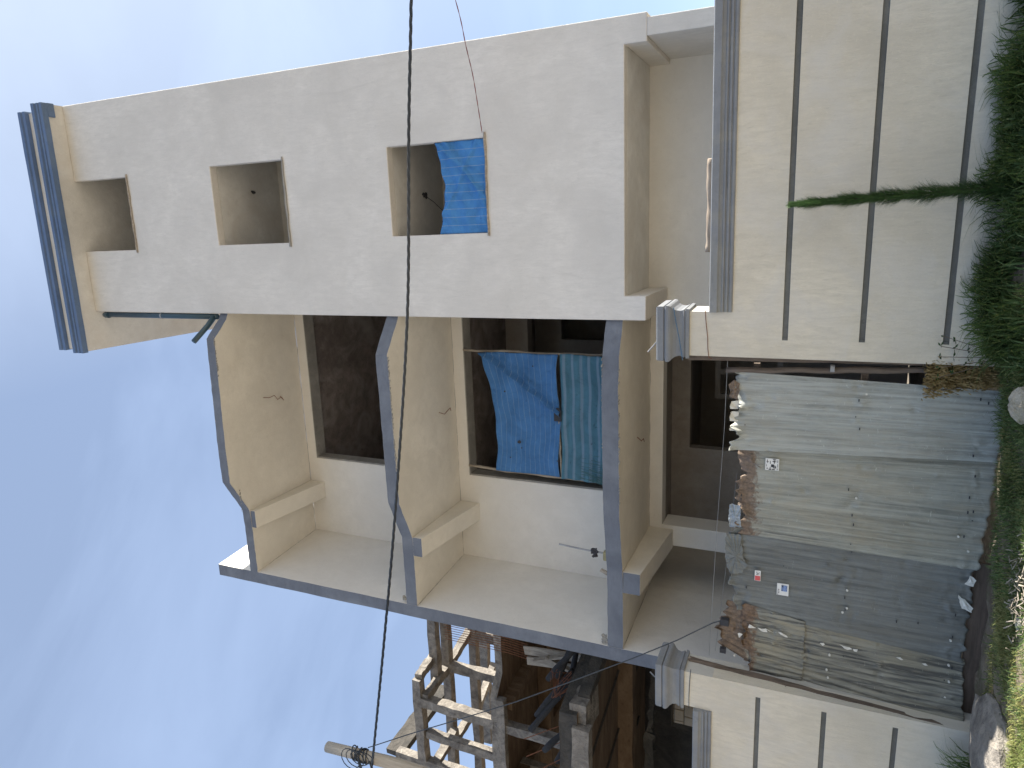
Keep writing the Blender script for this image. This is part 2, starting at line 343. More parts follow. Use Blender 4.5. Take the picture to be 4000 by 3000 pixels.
c = mix(n, rng(n, noise(n, tcx, 3.2, 5, 0.7), 0.5, 0.6, 0, 0.6), c, (0.07, 0.075, 0.03))
n.links.new(c, b_.inputs['Base Color']); b_.inputs['Roughness'].default_value = 1.0
bump(n, b_, noise(n, tcx, 22, 5, 0.75), 0.9, 0.03)
tag(g.build("ground", m, smooth=True), kind='structure')
t = MB(); k_ = 120; xs_ = np.linspace(-60, 60, k_ + 1)
for x in xs_: t.v += [(x, 5.25 + .18 * math.sin(x * 1.9) + .1 * math.sin(x * 4.7), -.055), (x, -9.0, -.04)]
for i in range(k_): t.face((2 * i, 2 * i + 1, 2 * i + 3, 2 * i + 2))
tag(t.build("bounce_street", plaster("pale bounce ground", (.47, .41, .33), .08, (.36, .31, .25), .5, (1, 1, 1), grime=.3)), kind='structure')  # unseen pale road surface, added to bounce sunlight onto facade and ceilings

# ------------------------------------------------------------------ the unfinished house
BO = (0.66, 9.0, 0.0)
H = thing("unfinished_house", BO, "tall pale plastered house under construction with empty windows and three open bay balconies", "house")
XL, XR = -1.2, 2.52
t = MB().holes_wall(XL, XR, 9.0, 9.15, 3.69, 14.36, [(-0.88, 2.19, 3.69, 3.97), (0.0, 1.27, 5.93, 7.5), (-0.04, 1.24, 9.46, 10.98), (-0.07, 1.2, 12.98, 14.36)])
P("tower_wall", t, m_tower, H, bevel=0.012)
t = MB(); t.box(XL, XL + .14, 9.15, 10.6, 3.98, 14.36); t.box(XR - .14, XR, 9.15, 12.4, 3.98, 14.36); P("tower_side_wall", t, m_tower, H)
t = MB().box(XL + .14, XR - .14, 10.6, 10.74, 4.2, 14.36); P("tower_back_wall", t, m_ceil, H)
t = MB(); t.box(XL + .14, XR - .14, 9.15, 10.6, 7.5, 7.68); P("ceiling", t, m_ceil, H)
t = MB(); t.box(XL + .14, XR - .14, 9.15, 10.6, 10.98, 11.16); P("ceiling", t, m_ceil, H)
t = MB(); t.box(XL + .14, XR - .14, 9.15, 10.6, 3.97, 4.2, mi=0); P("recess_soffit", t, m_ceil, H)
# recess on the ground floor, right of the gate
t = MB().box(XL, -0.88, 9.15, 10.4, 3.69, 3.968); P("recess_beam", t, m_tower, H, bevel=0.01)
t = MB().box(2.19, XR, 9.15, 12.4, 3.69, 3.968); P("recess_beam", t, m_tower, H, bevel=0.01)
t = MB().box(2.25, 2.46, 9.0, 12.4, -0.1, 3.69); P("column_wall", t, m_tower, H, bevel=0.01)
t = MB().box(XL, 2.25, 10.4, 10.55, -0.1, 3.97); P("recess_back_wall", t, m_cream, H)
# window sills: thin frayed strips
def sill(x0, x1, z, mat):
    t = MB(); n_ = 14
    t.tube([(x0 + (x1 - x0) * i / n_, 8.985 + random.uniform(-.004, .004), z - 0.018 + random.uniform(-.004, .006)) for i in range(n_ + 1)], [0.016 * random.uniform(.7, 1.35) for _ in range(n_ + 1)], 6)
    P("window_sill", t, mat, H)
sill(-0.04, 1.34, 5.925, m_woodl); sill(-0.1, 1.28, 9.455, m_raw); sill(-0.12, 1.24, 12.975, m_woodl)
# ceiling junction boxes: broken black knots
def knot(x, y, z, r):
    t = MB()
    for i in range(7):
        a = random.uniform(0, 6.28); d = r * random.uniform(.2, .9)
        t.beam((x - d * .5 * math.cos(a), y - d * .5 * math.sin(a), z - .012 - random.random() * .02), (x + d * math.cos(a), y + d * math.sin(a), z - .02 - random.random() * .03), r * .45, .02, 2, .006)
    P("ceiling_junction_box", t, m_ink, H)
knot(0.85, 9.9, 10.98, .05); knot(0.62, 9.97, 7.5, .085)
t = MB(); t.tube([(0.62, 9.97, 7.48), (0.52, 10.2, 7.45), (0.40, 10.35, 7.40), (0.36, 10.5, 7.42)], .005, 5); P("ceiling_wire", t, m_cable, H)
# top roof and cornice
t = MB().box(-1.93, XR, 8.70, 12.6, 14.362, 14.52); P("roof_slab", t, m_ceil, H)
t = MB().holes_wall(XL, XR, 9.15, 9.16, 14.30, 14.36, []); 
prof = [(8.705, 14.335), (8.60, 14.335), (8.60, 14.40), (8.618, 14.405), (8.618, 14.435), (8.60, 14.44), (8.60, 14.48), (8.62, 14.485), (8.62, 14.52), (8.585, 14.53), (8.585, 14.60), (8.705, 14.60)]
def extrude_x(prof, x0, x1, n=18, j=0.002):
    t = MB(); m_ = len(prof)
    t.rings([[(x0 + (x1 - x0) * i / n, y + random.uniform(-j, j), z + random.uniform(-j, j)) for y, z in prof] for i in range(n + 1)]); return t
P("cornice_moulding", extrude_x(prof, -1.95, 2.53), m_blue, H)
t = MB().box(2.30, 2.535, 8.707, 8.83, 14.33, 14.58); P("cornice_return", t, m_blue, H, bevel=0.006)
t = MB().box(-1.90, 2.41, 8.74, 8.95, 14.52, 14.92); P("parapet", t, m_tower, H)
prof = [(8.74, 14.92), (8.665, 14.92), (8.665, 14.98), (8.685, 14.985), (8.685, 15.03), (8.66, 15.04), (8.66, 15.11), (8.96, 15.11), (8.96, 14.92)]
P("parapet_coping", extrude_x(prof, -1.92, 2.44), m_blue, H)
# side wall (fin) at the left, splayed a little
def fin(z0, z1):
    t = MB(); k = len(t.v)
    n_ = 40; f = []
    for i in range(n_ + 1):
        z = z0 + (z1 - z0) * i / n_; q = random.uniform(-.004, .004)
        f.append([(-6.30 + q, 9.0, z), (-6.08 + random.uniform(-.003, .003), 9.0, z), (-5.93, 10.72, z), (-5.93, 16, z), (-6.16, 16, z)])
    t.rings(f)
    for i, fc in enumerate(t.f):
        if len(fc) == 4 and i % 5 == 0 and i < n_ * 5: t.mi[i] = 1
    return t
P("side_wall", fin(-0.1, 12.02), [m_cream, m_grey], H)
# balcony slabs with bays
def slab(zb, zt, pts, j, name="balcony_slab"):
    t = MB(); poly = [(-6.078, 9.0)] + pts + [(-1.202, 9.05), (-1.202, 10.698), (-5.93, 10.698)]
    t.prism(poly, zb, zt, side=1, cap=0, j=j, sub=0.09)
    return P(name, t, [m_soffit, m_grey], H)
slab(11.03, 11.20, [(-5.17, 9.0), (-4.83, 8.985), (-4.17, 8.62), (-3.5, 8.62), (-1.6, 8.68), (-1.30, 9.0)], 0.009, "roof_slab")
slab(7.54, 7.74, [(-5.17, 9.0), (-4.86, 9.0), (-4.14, 8.69), (-3.0, 8.68), (-1.74, 8.665)], 0.008)
slab(4.01, 4.235, [(-5.17, 9.0), (-4.83, 8.985), (-3.95, 8.83), (-2.9, 8.80), (-2.1, 8.79), (-1.66, 8.85)], 0.007)
# inner ceilings / floors behind the balcony back wall
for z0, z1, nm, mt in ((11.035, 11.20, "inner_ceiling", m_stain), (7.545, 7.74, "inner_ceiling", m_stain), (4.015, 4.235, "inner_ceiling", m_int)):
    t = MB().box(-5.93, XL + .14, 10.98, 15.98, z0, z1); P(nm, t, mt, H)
# haunched ceiling beams from the front to the back wall
for zt, zf, zb in ((11.03, 10.92, 10.68), (7.54, 7.37, 7.15), (4.01, 3.755, 3.62)):
    t = MB()
    t.rings([[(-5.17, y, z), (-4.84, y, z), (-4.84, y, zt - .001), (-5.17, y, zt - .001)] for y, z in ((9.0, zf), (10.698, zb))])
    t.mi[-2] = 1
    P("ceiling_beam", t, [m_soffit, m_grey], H, bevel=0.008)
# balcony back wall with big openings, then reveals
P("balcony_back_wall", MB().holes_wall(-5.93, XL, 10.70, 10.98, 3.80, 11.03, [(-5.93, -5.13, 3.80, 4.01), (-4.34, XL + .0, 7.74, 10.82), (-4.32, XL, 4.235, 7.33)]), m_cream, H, bevel=0.008)
P("balcony_back_wall", MB().holes_wall(-5.93, XL, 10.70, 11.15, -0.1, 3.80, [(-5.93, -5.13, -.1, 3.80), (-4.78, XL, -.1, 3.80)]), m_cream, H, bevel=0.008)
P("opening_lining", MB().box(-4.34, XL, 10.705, 10.975, 10.80, 10.818), m_raw, H)
P("opening_lining", MB().box(-4.32, XL, 10.705, 10.975, 7.31, 7.328), m_raw, H)
for z0, z1 in ((7.75, 10.80), (4.24, 7.31)): P("opening_jamb", MB().box(-4.338 if z0 > 7 else -4.318, -4.315 if z0 > 7 else -4.295, 10.72, 10.975, z0, z1), m_raw, H)
# rooms behind
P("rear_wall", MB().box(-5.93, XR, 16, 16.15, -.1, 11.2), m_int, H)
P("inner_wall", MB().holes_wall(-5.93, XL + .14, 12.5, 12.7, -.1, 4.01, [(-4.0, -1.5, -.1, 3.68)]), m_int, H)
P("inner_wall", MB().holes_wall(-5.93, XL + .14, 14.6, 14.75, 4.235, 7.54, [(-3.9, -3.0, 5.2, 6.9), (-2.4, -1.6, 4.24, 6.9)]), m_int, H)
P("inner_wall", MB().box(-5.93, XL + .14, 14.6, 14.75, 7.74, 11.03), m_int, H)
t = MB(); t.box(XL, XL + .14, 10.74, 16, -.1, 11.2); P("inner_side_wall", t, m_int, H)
t = MB(); t.box(-5.93, XL, 10.98, 11.2, 4.0, 4.01); 
P("inner_cross_beam", MB().box(-5.93, XL, 13.0, 13.25, 7.05, 7.54), m_int, H)
P("window_frame", MB().holes_wall(-3.4, -2.3, 14.0, 14.06, 2.2, 3.45, [(-3.3, -2.9, 2.3, 3.35), (-2.8, -2.4, 2.3, 3.35)]), m_int, H)
# ceiling wires
for pts in ([(-2.84, 9.62, 11.0), (-2.87, 9.75, 10.98), (-2.86, 9.9, 10.99), (-2.95, 9.95, 10.97), (-2.93, 10.08, 10.99), (-3.0, 10.1, 10.96), (-2.9, 10.02, 10.97)],
            [(-2.99, 10.07, 7.52), (-3.05, 10.2, 7.49), (-2.98, 10.38, 7.47), (-3.05, 10.45, 7.5)],
            [(-3.03, 9.75, 3.98), (-3.1, 9.8, 3.93), (-3.12, 10.0, 3.95), (-3.2, 10.1, 3.96)]):
    P("ceiling_wire", MB().tube(pts, .006, 5), m_rust, H)
P("drain_pipe", MB().tube([(-1.262, 9.05, 14.12), (-1.262, 9.05, 12.4), (-1.262, 9.05, 11.28)], .05, 12), m_pipe, H, smooth=True)
P("pipe_collar", MB().tube([(-1.262, 9.05, 12.62), (-1.262, 9.05, 12.65)], .056, 12), m_thin, H)
P("pipe_elbow", MB().tube([(-1.27, 9.04, 14.05), (-1.27, 9.05, 14.12), (-1.27, 9.08, 14.20)], .058, 12), m_pipe, H)
P("drain_spout", MB().tube([(-1.262, 9.02, 11.33), (-1.40, 8.86, 11.33), (-1.63, 8.55, 11.36)], [.05, .046, .046], 12), m_pipe, H, smooth=True)
t = MB(); r = random.Random(31)
for x0, x1, y, z, k in ((-3.7, -1.8, 8.665, 7.535, 60), (-2.3, -1.5, 8.66, 11.025, 18), (-4.8, -4.2, 8.8, 11.025, 12), (-3.0, -1.7, 8.80, 4.235, 26), (-3.9, -1.7, 8.80, 4.005, 30)):
    for i in range(k):
        x = x0 + (x1 - x0) * r.random() ** .8; q = r.uniform(.006, .02); t.beam((x, y + .01, z + .004), (x + q * 2.2, y + .01, z - q * .6), q, q * .7, 1, .004)
tag(P("ragged_edge_crumbs", t, m_raw, H), kind="stuff")
# chipped plaster bits at slab corners
for x, y, z in ((-6.0, 9.02, 7.79), (-5.98, 9.03, 4.29), (-6.03, 9.02, 4.27)):
    t = MB()
    for i in range(5): t.beam((x + random.uniform(-.05, .04), y, z + random.uniform(-.03, .05)), (x + random.uniform(-.03, .05), y + .02, z + random.uniform(0, .07)), .03, .03, 2, .012)
    P("broken_plaster", t, m_raw, H)

# ------------------------------------------------------------------ cloths and poles in the openings
def pole(name, p0, p1, r, mat, label, n_=12, wob=0.012, group=None, cat="pole"):
    p0, p1 = Vector(p0), Vector(p1); t = MB()
    pts = [p0.lerp(p1, i / n_) + Vector((random.uniform(-wob, wob), random.uniform(-wob, wob) * .5, random.uniform(-wob, wob) if abs((p1 - p0).normalized().z) < .5 else 0)) for i in range(n_ + 1)]
    t.tube(pts, [r * random.uniform(.85, 1.15) for _ in pts], 8)
    o = t.build(name, mat, origin=tuple(p0), smooth=True); return tag(o, label, cat, group)
pole("wooden_pole", (-2.0, 10.66, 4.24), (-1.99, 10.68, 7.31), .022, m_woodl, "thin upright wooden pole at the right edge of the big blue cloth")
pole("wooden_pole", (-4.17, 10.64, 4.24), (-4.13, 10.68, 7.31), .026, m_woodl, "rough upright wooden pole by the left jamb of the cloth covered opening")
pole("wooden_pole", (-4.12, 10.62, 5.50), (-2.85, 10.62, 5.54), .018, m_woodl, "thin horizontal stick between the blue cloth and the teal sacking")
def hang(u, v):   # u: 0 right .. 1 left, v: 0 bottom .. 1 top
    x = -2.0 - 2.13 * u
    top = 6.94 - 0.24 * math.sin(math.pi * .72 * u) - .02 * u
    bot = 5.52 + 0.03 * math.sin(u * 9)
    z = bot + (top - bot) * v
    fold = 0.022 * math.sin((u * 2.1 + (1 - v) * 3.0) * 6) * (1 - u) ** .5 + 0.018 * math.sin(u * 23 + v * 5)
    d = (v - 1.0 + 2.1 * u); crease = (0.14 * math.exp(-(d / .045) ** 2) + .05 * math.exp(-((d + .13) / .035) ** 2)) * (1 if u < .5 else max(0, 1 - (u - .5) * 8))
    return (x, 10.60 - fold - crease + .03 * math.sin(v * 3), z)
t = MB().grid(70, 46, hang); o = t.build("blue_cloth", m_tarp, origin=(-3, 10.6, 5.5), smooth=True, solid=.004)
for hx, hz, hr in ((-3.55, 6.24, .035), (-2.66, 6.48, .016), (-3.82, 5.55, .012), (-3.84, 6.42, .012), (-3.65, 6.2, .012), (-2.2, 5.95, .012)):
    t = MB(); q = [(hx + hr * random.uniform(.6, 1.2) * math.cos(a), 10.545, hz + hr * random.uniform(.6, 1.2) * math.sin(a)) for a in np.arange(0, 6.28, .7)]
    t.v = [tuple(map(float, p)) for p in q] + [(p[0], 10.556, p[2]) for p in map(lambda p: tuple(map(float, p)), q)]; m_ = len(q); t.face(range(m_)); [t.face((i, (i + 1) % m_, m_ + (i + 1) % m_, m_ + i)) for i in range(m_)]
    h_ = t.build("dark_hole", m_ink, origin=(-3, 10.6, 5.5)); h_.parent = o; h_.location = (0, 0, 0)  # small black patches laid on the cloth as holes
tag(o, "large blue pinstriped cloth hung between poles in the middle balcony opening", "cloth")
def hang2(u, v):
    x = -1.99 - 2.16 * u + .012 * math.sin(v * 9)
    z = 4.25 + 1.23 * v + .012 * math.sin(u * 15)
    return (x, 10.60 - .018 * math.sin(v * 34 + math.sin(u * 5)) - .015 * math.sin(u * 17 + v * 3), z)
t = MB().grid(60, 50, hang2); o = t.build("teal_sacking", m_teal, origin=(-3, 10.6, 4.24), smooth=True, solid=.004)
tag(o, "worn teal and lilac striped sacking below the large blue cloth", "sacking")
t = MB(); t.box(-3.13, -2.93, 10.57, 10.585, 5.47, 5.60); t.box(-2.93, -2.90, 10.57, 10.59, 5.50, 5.56)
tag(t.build("black_patch", m_ink, origin=(-3, 10.57, 5.5), bevel=.004), "small black rag tied where the blue cloth meets the teal sacking", "rag")
t = MB()
for i in range(60):
    x = -4.1 + random.uniform(-.06, .3) * random.random() * 2; t.tube([(x, 10.6, 4.5 + random.random() * .7), (x - random.uniform(0, .12), 10.56, 4.35 + random.random() * .5)], .003, 3)
tag(t.build("frayed_threads", flat("teal thread", (0.05, .13, .13)), origin=(-4.1, 10.6, 4.5)), "frayed teal threads at the left pole below the blue cloth", "threads")
def hang3(u, v):  # u 0 right..1 left ; v 0 bottom ..1 top
    x = 1.265 - 1.26 * u
    top = 6.71 - .13 * (1 - abs(u - .5) * 2) + .004 * math.sin(u * 25)
    z = 5.935 + (top - 5.935) * v
    cr = .05 * math.exp(-((v - 1 + u * 1.6) / .06) ** 2) + .035 * math.exp(-((v - .8 + u * 1.1) / .05) ** 2) + .03 * math.exp(-((v - .15 - u * 1.1) / .04) ** 2)
    return (x, 9.045 - cr - .012 * math.sin(u * 30 + v * 4) - .012 * math.sin(v * 17 + u * 8), z)
t = MB().grid(60, 36, hang3); o = t.build("blue_cloth", m_tarp2, origin=(.6, 9.04, 5.93), smooth=True, solid=.004)
tag(o, "bright blue striped cloth filling the lower half of the lowest tower window", "cloth")
# clutter on the middle balcony
c_ = thing("bar_with_clutter", (-4.67, 9.14, 4.235), "thin steel bar with a black knot standing on the middle balcony edge", "steel bar")
P("bar", MB().tube([(-4.67, 9.16, 4.24), (-4.66, 9.15, 4.6), (-4.63, 9.15, 5.03)], .014, 8), m_thin, c_)
t = MB()
for i in range(9): t.beam((-4.72 + random.random() * .1, 9.13, 4.42 + random.random() * .05), (-4.74 + random.random() * .16, 9.11, 4.44 + random.random() * .08), .03, .03, 2, .008)
P("knot", t, m_ink, c_)
P("block", MB().box(-4.76, -4.62, 9.08, 9.2, 4.236, 4.33), flat("mustard grime", (.28, .24, .12)), c_, bevel=.02)
t = MB().beam((-4.96, 9.1, 4.26), (-4.90, 9.08, 4.36), .035, .05, 3, .006)
tag(t.build("wood_offcut", m_woodl, origin=(-4.93, 9.1, 4.25)), "small grey wood offcut beside the steel bar on the balcony edge", "offcut")

# ------------------------------------------------------------------ boundary walls (own frame, turned 2.45 degrees)
WR = R(-2.45); WL = (0, 7.40, 0)
def wp(s, n_, z):
    return (s * math.cos(WR) - n_ * math.sin(WR), 7.40 + s * math.sin(WR) + n_ * math.cos(WR), z)
def cap_loops(s0, s1, n0, n1, lv):
    return [[(s0 - e, n0 - e, z), (s1 + e, n0 - e, z), (s1 + e, n1 + e, z), (s0 - e, n1 + e, z)] for z, e in lv]
def cap_lv(z): return [(z, 0), (z, .026), (z + .035, .030), (z + .038, .012), (z + .05, .012), (z + .055, .022), (z + .075, .012), (z + .10, .006), (z + .14, .012), (z + .17, .030), (z + .195, .056), (z + .215, .066), (z + .24, .066), (z + .252, .056), (z + .255, .040), (z + .262, .040), (z + .266, .058), (z + .33, .056), (z + .345, .046), (z + .355, -.05), (z + .36, -.2)]
def coping(z0, z1, s0, s1, n_=30):
    h = z1 - z0; pr = [(.0, z0), (-.018, z0), (-.026, z0 + .012), (-.026, z0 + .03), (-.018, z0 + .036), (-.018, z0 + .042), (-.034, z0 + .05), (-.034, z0 + .07), (-.024, z0 + .076), (-.024, z0 + .082), (-.044, z0 + .09), (-.044, z0 + .105), (-.036, z0 + .112), (-.05, z0 + .135), (-.066, z0 + .15), (-.066, z1 - .01), (-.058, z1), (.2, z1), (.26, z1 - .02), (.26, z0), (.2, z0)]
    t = MB(); t.rings([[(s0 + (s1 - s0) * i / n_, y + random.uniform(-.0015, .0015), z + random.uniform(-.0015, .0015)) for y, z in pr] for i in range(n_ + 1)]); return t
def wall(name, s0, s1, z1, ps0, ps1, pz, grooves, gs0, gs1, label, cz0, cz1, cs0, cs1):
    W = thing(name, WL, label, "wall", WR, local=True)
    hw = .027; hs = [(gs0, gs1, z - hw, z + hw) for z in grooves]
    P("wall_face", MB().holes_wall(s0, s1, 0.0, .018, -.35, z1, hs), m_wall, W)
    t = MB(); t.box(s0 + .001, s1 - .001, .0181, .2, -.35, z1 - .001, mis={'f': 1}); P("wall_body", t, [m_wall, m_groove], W)
    for z in grooves:
        e = gs0 if gs0 > s0 + .01 else gs1
        P("groove_end", MB().tube([(e, .006, z), (e, .017, z)], hw, 10), m_groove, W)
    t = MB().box(ps0, ps1, 0.0, .36, z1, pz, mis={'r': 1}); pil = P("pillar_top", t, [m_wall, m_band], W)
    t = MB().box(ps0 + .002, ps1 - .0005, .201, .359, -.35, z1 - .001, mis={'r': 1}); P("pillar_side", t, [m_wall, m_band], W)
    pt_ = W.children[-1]
    P("pillar_cap", MB().rings(cap_loops(ps0, ps1, 0.0, .36, cap_lv(pz))), m_cap, pil)
    P("coping", coping(cz0, cz1, cs0, cs1), m_cap, W)
    return W
Wr = wall("boundary_wall", -1.36, 7.0, 2.43, -1.36, -0.885, 2.86, (1.915, 1.22, .52), -1.17, 7.01, "cream rendered boundary wall with grooves and capped pillar to the right of the gate, cypress before it", 2.43, 2.655, -.884, 7.0)
Wl = wall("boundary_wall", -12.0, -5.28, 2.55, -5.76, -5.28, 2.88, (2.03, 1.325, .615), -12.01, -5.42, "cream rendered boundary wall with grooves and capped pillar to the left of the gate", 2.55, 2.765, -12.0, -5.761)
# the wall top behind the pillar tops (flush pieces under coping)
def wire(name, pts, r, mat, label, origin=None, cat="wire"):
    o = MB().tube(pts, r, 5).build(name, mat, origin=origin or pts[0]); return tag(o, label, cat)
wire("rusty_wire", [wp(-.87, -.006, 2.70), wp(-.95, -.006, 2.695), wp(-1.05, -.007, 2.685), wp(-1.15, -.006, 2.672), wp(-1.28, -.007, 2.668), wp(-1.37, -.01, 2.655), wp(-1.42, .15, 2.65)], .0035, m_rust, "rusty wire tied round the right gate pillar below its cap")
wire("black_wire", [wp(-5.22, -.02, 2.80), wp(-5.35, -.01, 2.81), wp(-5.45, -.008, 2.815), wp(-5.6, -.008, 2.82), wp(-5.78, -.008, 2.82)], .004, m_cable, "thin black wire tied round the left gate pillar below its cap")
wire("blue_wire", [wp(-.84, -.05, 3.02), wp(-1.0, -.065, 2.99), wp(-1.15, -.065, 2.96), wp(-1.40, -.06, 2.92)], .005, flat("blue wire", (.05, .12, .2)), "blue wire wrapped round the cap of the right gate pillar")
wire("cap_wire", [wp(-1.20, .1, 3.2), wp(-1.28, .1, 3.26), wp(-1.36, .1, 3.33)], .008, m_thin, "pale wire end sticking up from the right pillar cap")
wire("cap_wire", [wp(-5.55, .1, 3.2), wp(-5.52, .1, 3.27), wp(-5.47, .1, 3.32)], .008, m_thin, "pale wire end sticking up from the left pillar cap")
# log on the coping
t = MB(); n_ = 16
t.tube([wp(.64 - .92 * i / n_, .10 + .01 * math.sin(i), 2.682 + .005 * math.sin(i * .5)) for i in range(n_ + 1)], [.038 * random.uniform(.85, 1.15) for _ in range(n_ + 1)], 10, j=.06)
tag(t.build("log", m_log, origin=wp(.2, .1, 2.66), smooth=True), "peeled grey log lying along the coping of the right boundary wall", "log")

# ------------------------------------------------------------------ gate of corrugated sheets
G = thing("corrugated_gate", WL, "patched gate of rusty corrugated metal sheets between the two pillars", "gate", WR, local=True)
def vn(x, seed=0): # cheap 1d value noise
    i = math.floor(x); f = x - i; f = f * f * (3 - 2 * f)
    h = lambda k: math.sin(k * 127.1 + seed * 311.7) * 43758.5453 % 1
    return h(i) * (1 - f) + h(i + 1) * f
def sheet(tl, tr, bl, br, n0, mat, top=0.03, bot=0.02, amp=.0125, wl=.078, seed=0, curl=0.05, tilt=0.0, notch=()):
    """corners (s,z); columns run from right (u=0) to left (u=1), rows bottom to top"""
    W_ = abs(tl[0] - tr[0]); nu = int(W_ / .011); nv_ = 120; t = MB(); rd = random.Random(seed + 50)
    D_ = [(rd.random(), rd.choice([.06, .5, .49, .93, .95, rd.random()]) + rd.uniform(-.02, .02), rd.uniform(.015, .05), rd.uniform(.012, .05), rd.uniform(-.016, .018)) for _ in range(int(34 * W_))]
    def fn(u, v):
        st, sb = tr[0] + (tl[0] - tr[0]) * u, br[0] + (bl[0] - br[0]) * u
        zt, zb = tr[1] + (tl[1] - tr[1]) * u, br[1] + (bl[1] - br[1]) * u
        rag = (vn(u * W_ / .035, seed) - .5) * top * 1.2 + (vn(u * W_ / .12, seed + 5) - .5) * top * 2.2
        for a, w_, d in notch:
            if abs(u - a) < w_: rag -= d
        zt += rag; zb += (vn(u * W_ / .05, seed + 9) - .5) * bot * 2
        z = zb + (zt - zb) * v; s_ = sb + (st - sb) * v
        A = amp * (.35 + .9 * vn(s_ / .3, seed + 2)) * (.6 + .6 * vn(z / .5 + s_, seed + 3))
        n_ = n0 + A * math.sin(2 * math.pi * u * W_ / wl) + .016 * (vn(s_ / .35 + 7, seed + 1) - .5) * (vn(z / .4, seed + 4)) * 2
        n_ += .010 * (vn(z / .06 + 3 * vn(s_ / .2, seed), seed + 8) - .5) * vn(s_ / .25 + z * 2, seed + 12) ** 2
        n_ += tilt * u ** 3 * (1 - v)
        Hs = abs(zt - zb)
        for du, dv, ra, rb, am in D_:
            q = ((u - du) * W_ / ra) ** 2 + ((v - dv) * Hs / rb) ** 2
            if q < 6: n_ += am * math.exp(-q) * (1 + .6 * math.sin((u - du) * W_ / ra * 3))
        e = max(0, (v - .955) / .045); n_ += e * e * curl * (vn(u * W_ / .06, seed + 6) - .55) * 2
        e = max(0, (.05 - v) / .05); n_ -= e * e * .03 * (vn(u * W_ / .08, seed + 7) - .4)
        return (s_, n_, z)
    t.grid(nu, nv_, fn); t.uv = []
    return P("metal_sheet", t, mat, G, smooth=True, solid=.0012)
sheet((-2.47, 2.40), (-1.57, 2.37), (-2.36, -.05), (-1.65, -.06), .235, m_sh1, top=.05, seed=1, curl=.09, notch=((.08, .09, .02), ))
sheet((-3.50, 2.30), (-2.40, 2.31), (-3.56, -.01), (-2.28, -.06), .262, m_sh2, top=.06, seed=2, curl=.05)
sheet((-4.48, 2.34), (-3.42, 2.42), (-4.66, .02), (-3.5, .03), .285, m_sh3, top=.06, bot=.03, seed=3, curl=.06, amp=.006)
sheet((-5.27, 2.18), (-4.38, 2.30), (-5.30, 1.57), (-4.50, 1.57), .280, m_sh4, top=.05, seed=4, bot=.004, curl=.05)
sheet((-5.26, 1.62), (-4.50, 1.62), (-5.37, -.02), (-4.62, -.0), .302, m_sh4, top=.006, seed=5, curl=.0, tilt=-.2)
sheet((-5.05, 2.50), (-4.40, 2.46), (-5.22, 2.12), (-4.42, 2.12), .315, m_sh2, top=.07, seed=6, curl=.08)
# odd patches
def patch(pts, n0, mat, j=.006, name="torn_flap"):
    t = MB(); k = 0
    c = (sum(p[0] for p in pts) / len(pts), sum(p[1] for p in pts) / len(pts))
    t.v.append((c[0], n0 - .012, c[1]))
    q = []
    for i, p in enumerate(pts):
        p2 = pts[(i + 1) % len(pts)]; L_ = math.hypot(p2[0] - p[0], p2[1] - p[1]); k = max(1, int(L_ / .025))
        for e in range(k): q.append((p[0] + (p2[0] - p[0]) * e / k + random.uniform(-.2, .2) * L_ / k, p[1] + (p2[1] - p[1]) * e / k + random.uniform(-.25, .25) * L_ / k))
    for a_ in (.5, 1.0):
        for p in q: t.v.append((c[0] + (p[0] - c[0]) * a_, n0 + random.uniform(-j, j) * 1.4, c[1] + (p[1] - c[1]) * a_))
    m_ = len(q)
    for i in range(m_): t.face((0, 1 + i, 1 + (i + 1) % m_)); t.face((1 + i, 1 + m_ + i, 1 + m_ + (i + 1) % m_, 1 + (i + 1) % m_))
    return P(name, t, mat, G, solid=.0015)
patch([(-3.50, 2.46), (-3.62, 2.47), (-3.78, 2.47), (-3.93, 2.44), (-4.02, 2.38), (-3.98, 2.27), (-3.90, 2.24), (-3.86, 2.22), (-3.80, 2.27), (-3.66, 2.28), (-3.50, 2.30)], .25, m_sh3)
patch([(-3.13, 2.43), (-3.30, 2.44), (-3.42, 2.43), (-3.40, 2.30), (-3.28, 2.31), (-3.14, 2.31)], .25, m_flash)
patch([(-1.72, 2.47), (-1.80, 2.46), (-1.86, 2.46), (-1.88, 2.38), (-1.80, 2.36), (-1.70, 2.36), (-1.66, 2.42)], .22, m_sh2)
for a, b in ((-1.90, -2.0), (-2.02, -2.14), (-2.18, -2.25)):
    t = MB(); t.v = [(a, .25, 2.36), (b, .25, 2.37), (b + .01, .215, 2.45), ((a + b) / 2, .19, 2.452), (a - .01, .235, 2.44)]; t.face((0, 1, 2, 3, 4)); P("torn_flap", t, m_scrap, G, solid=.001)
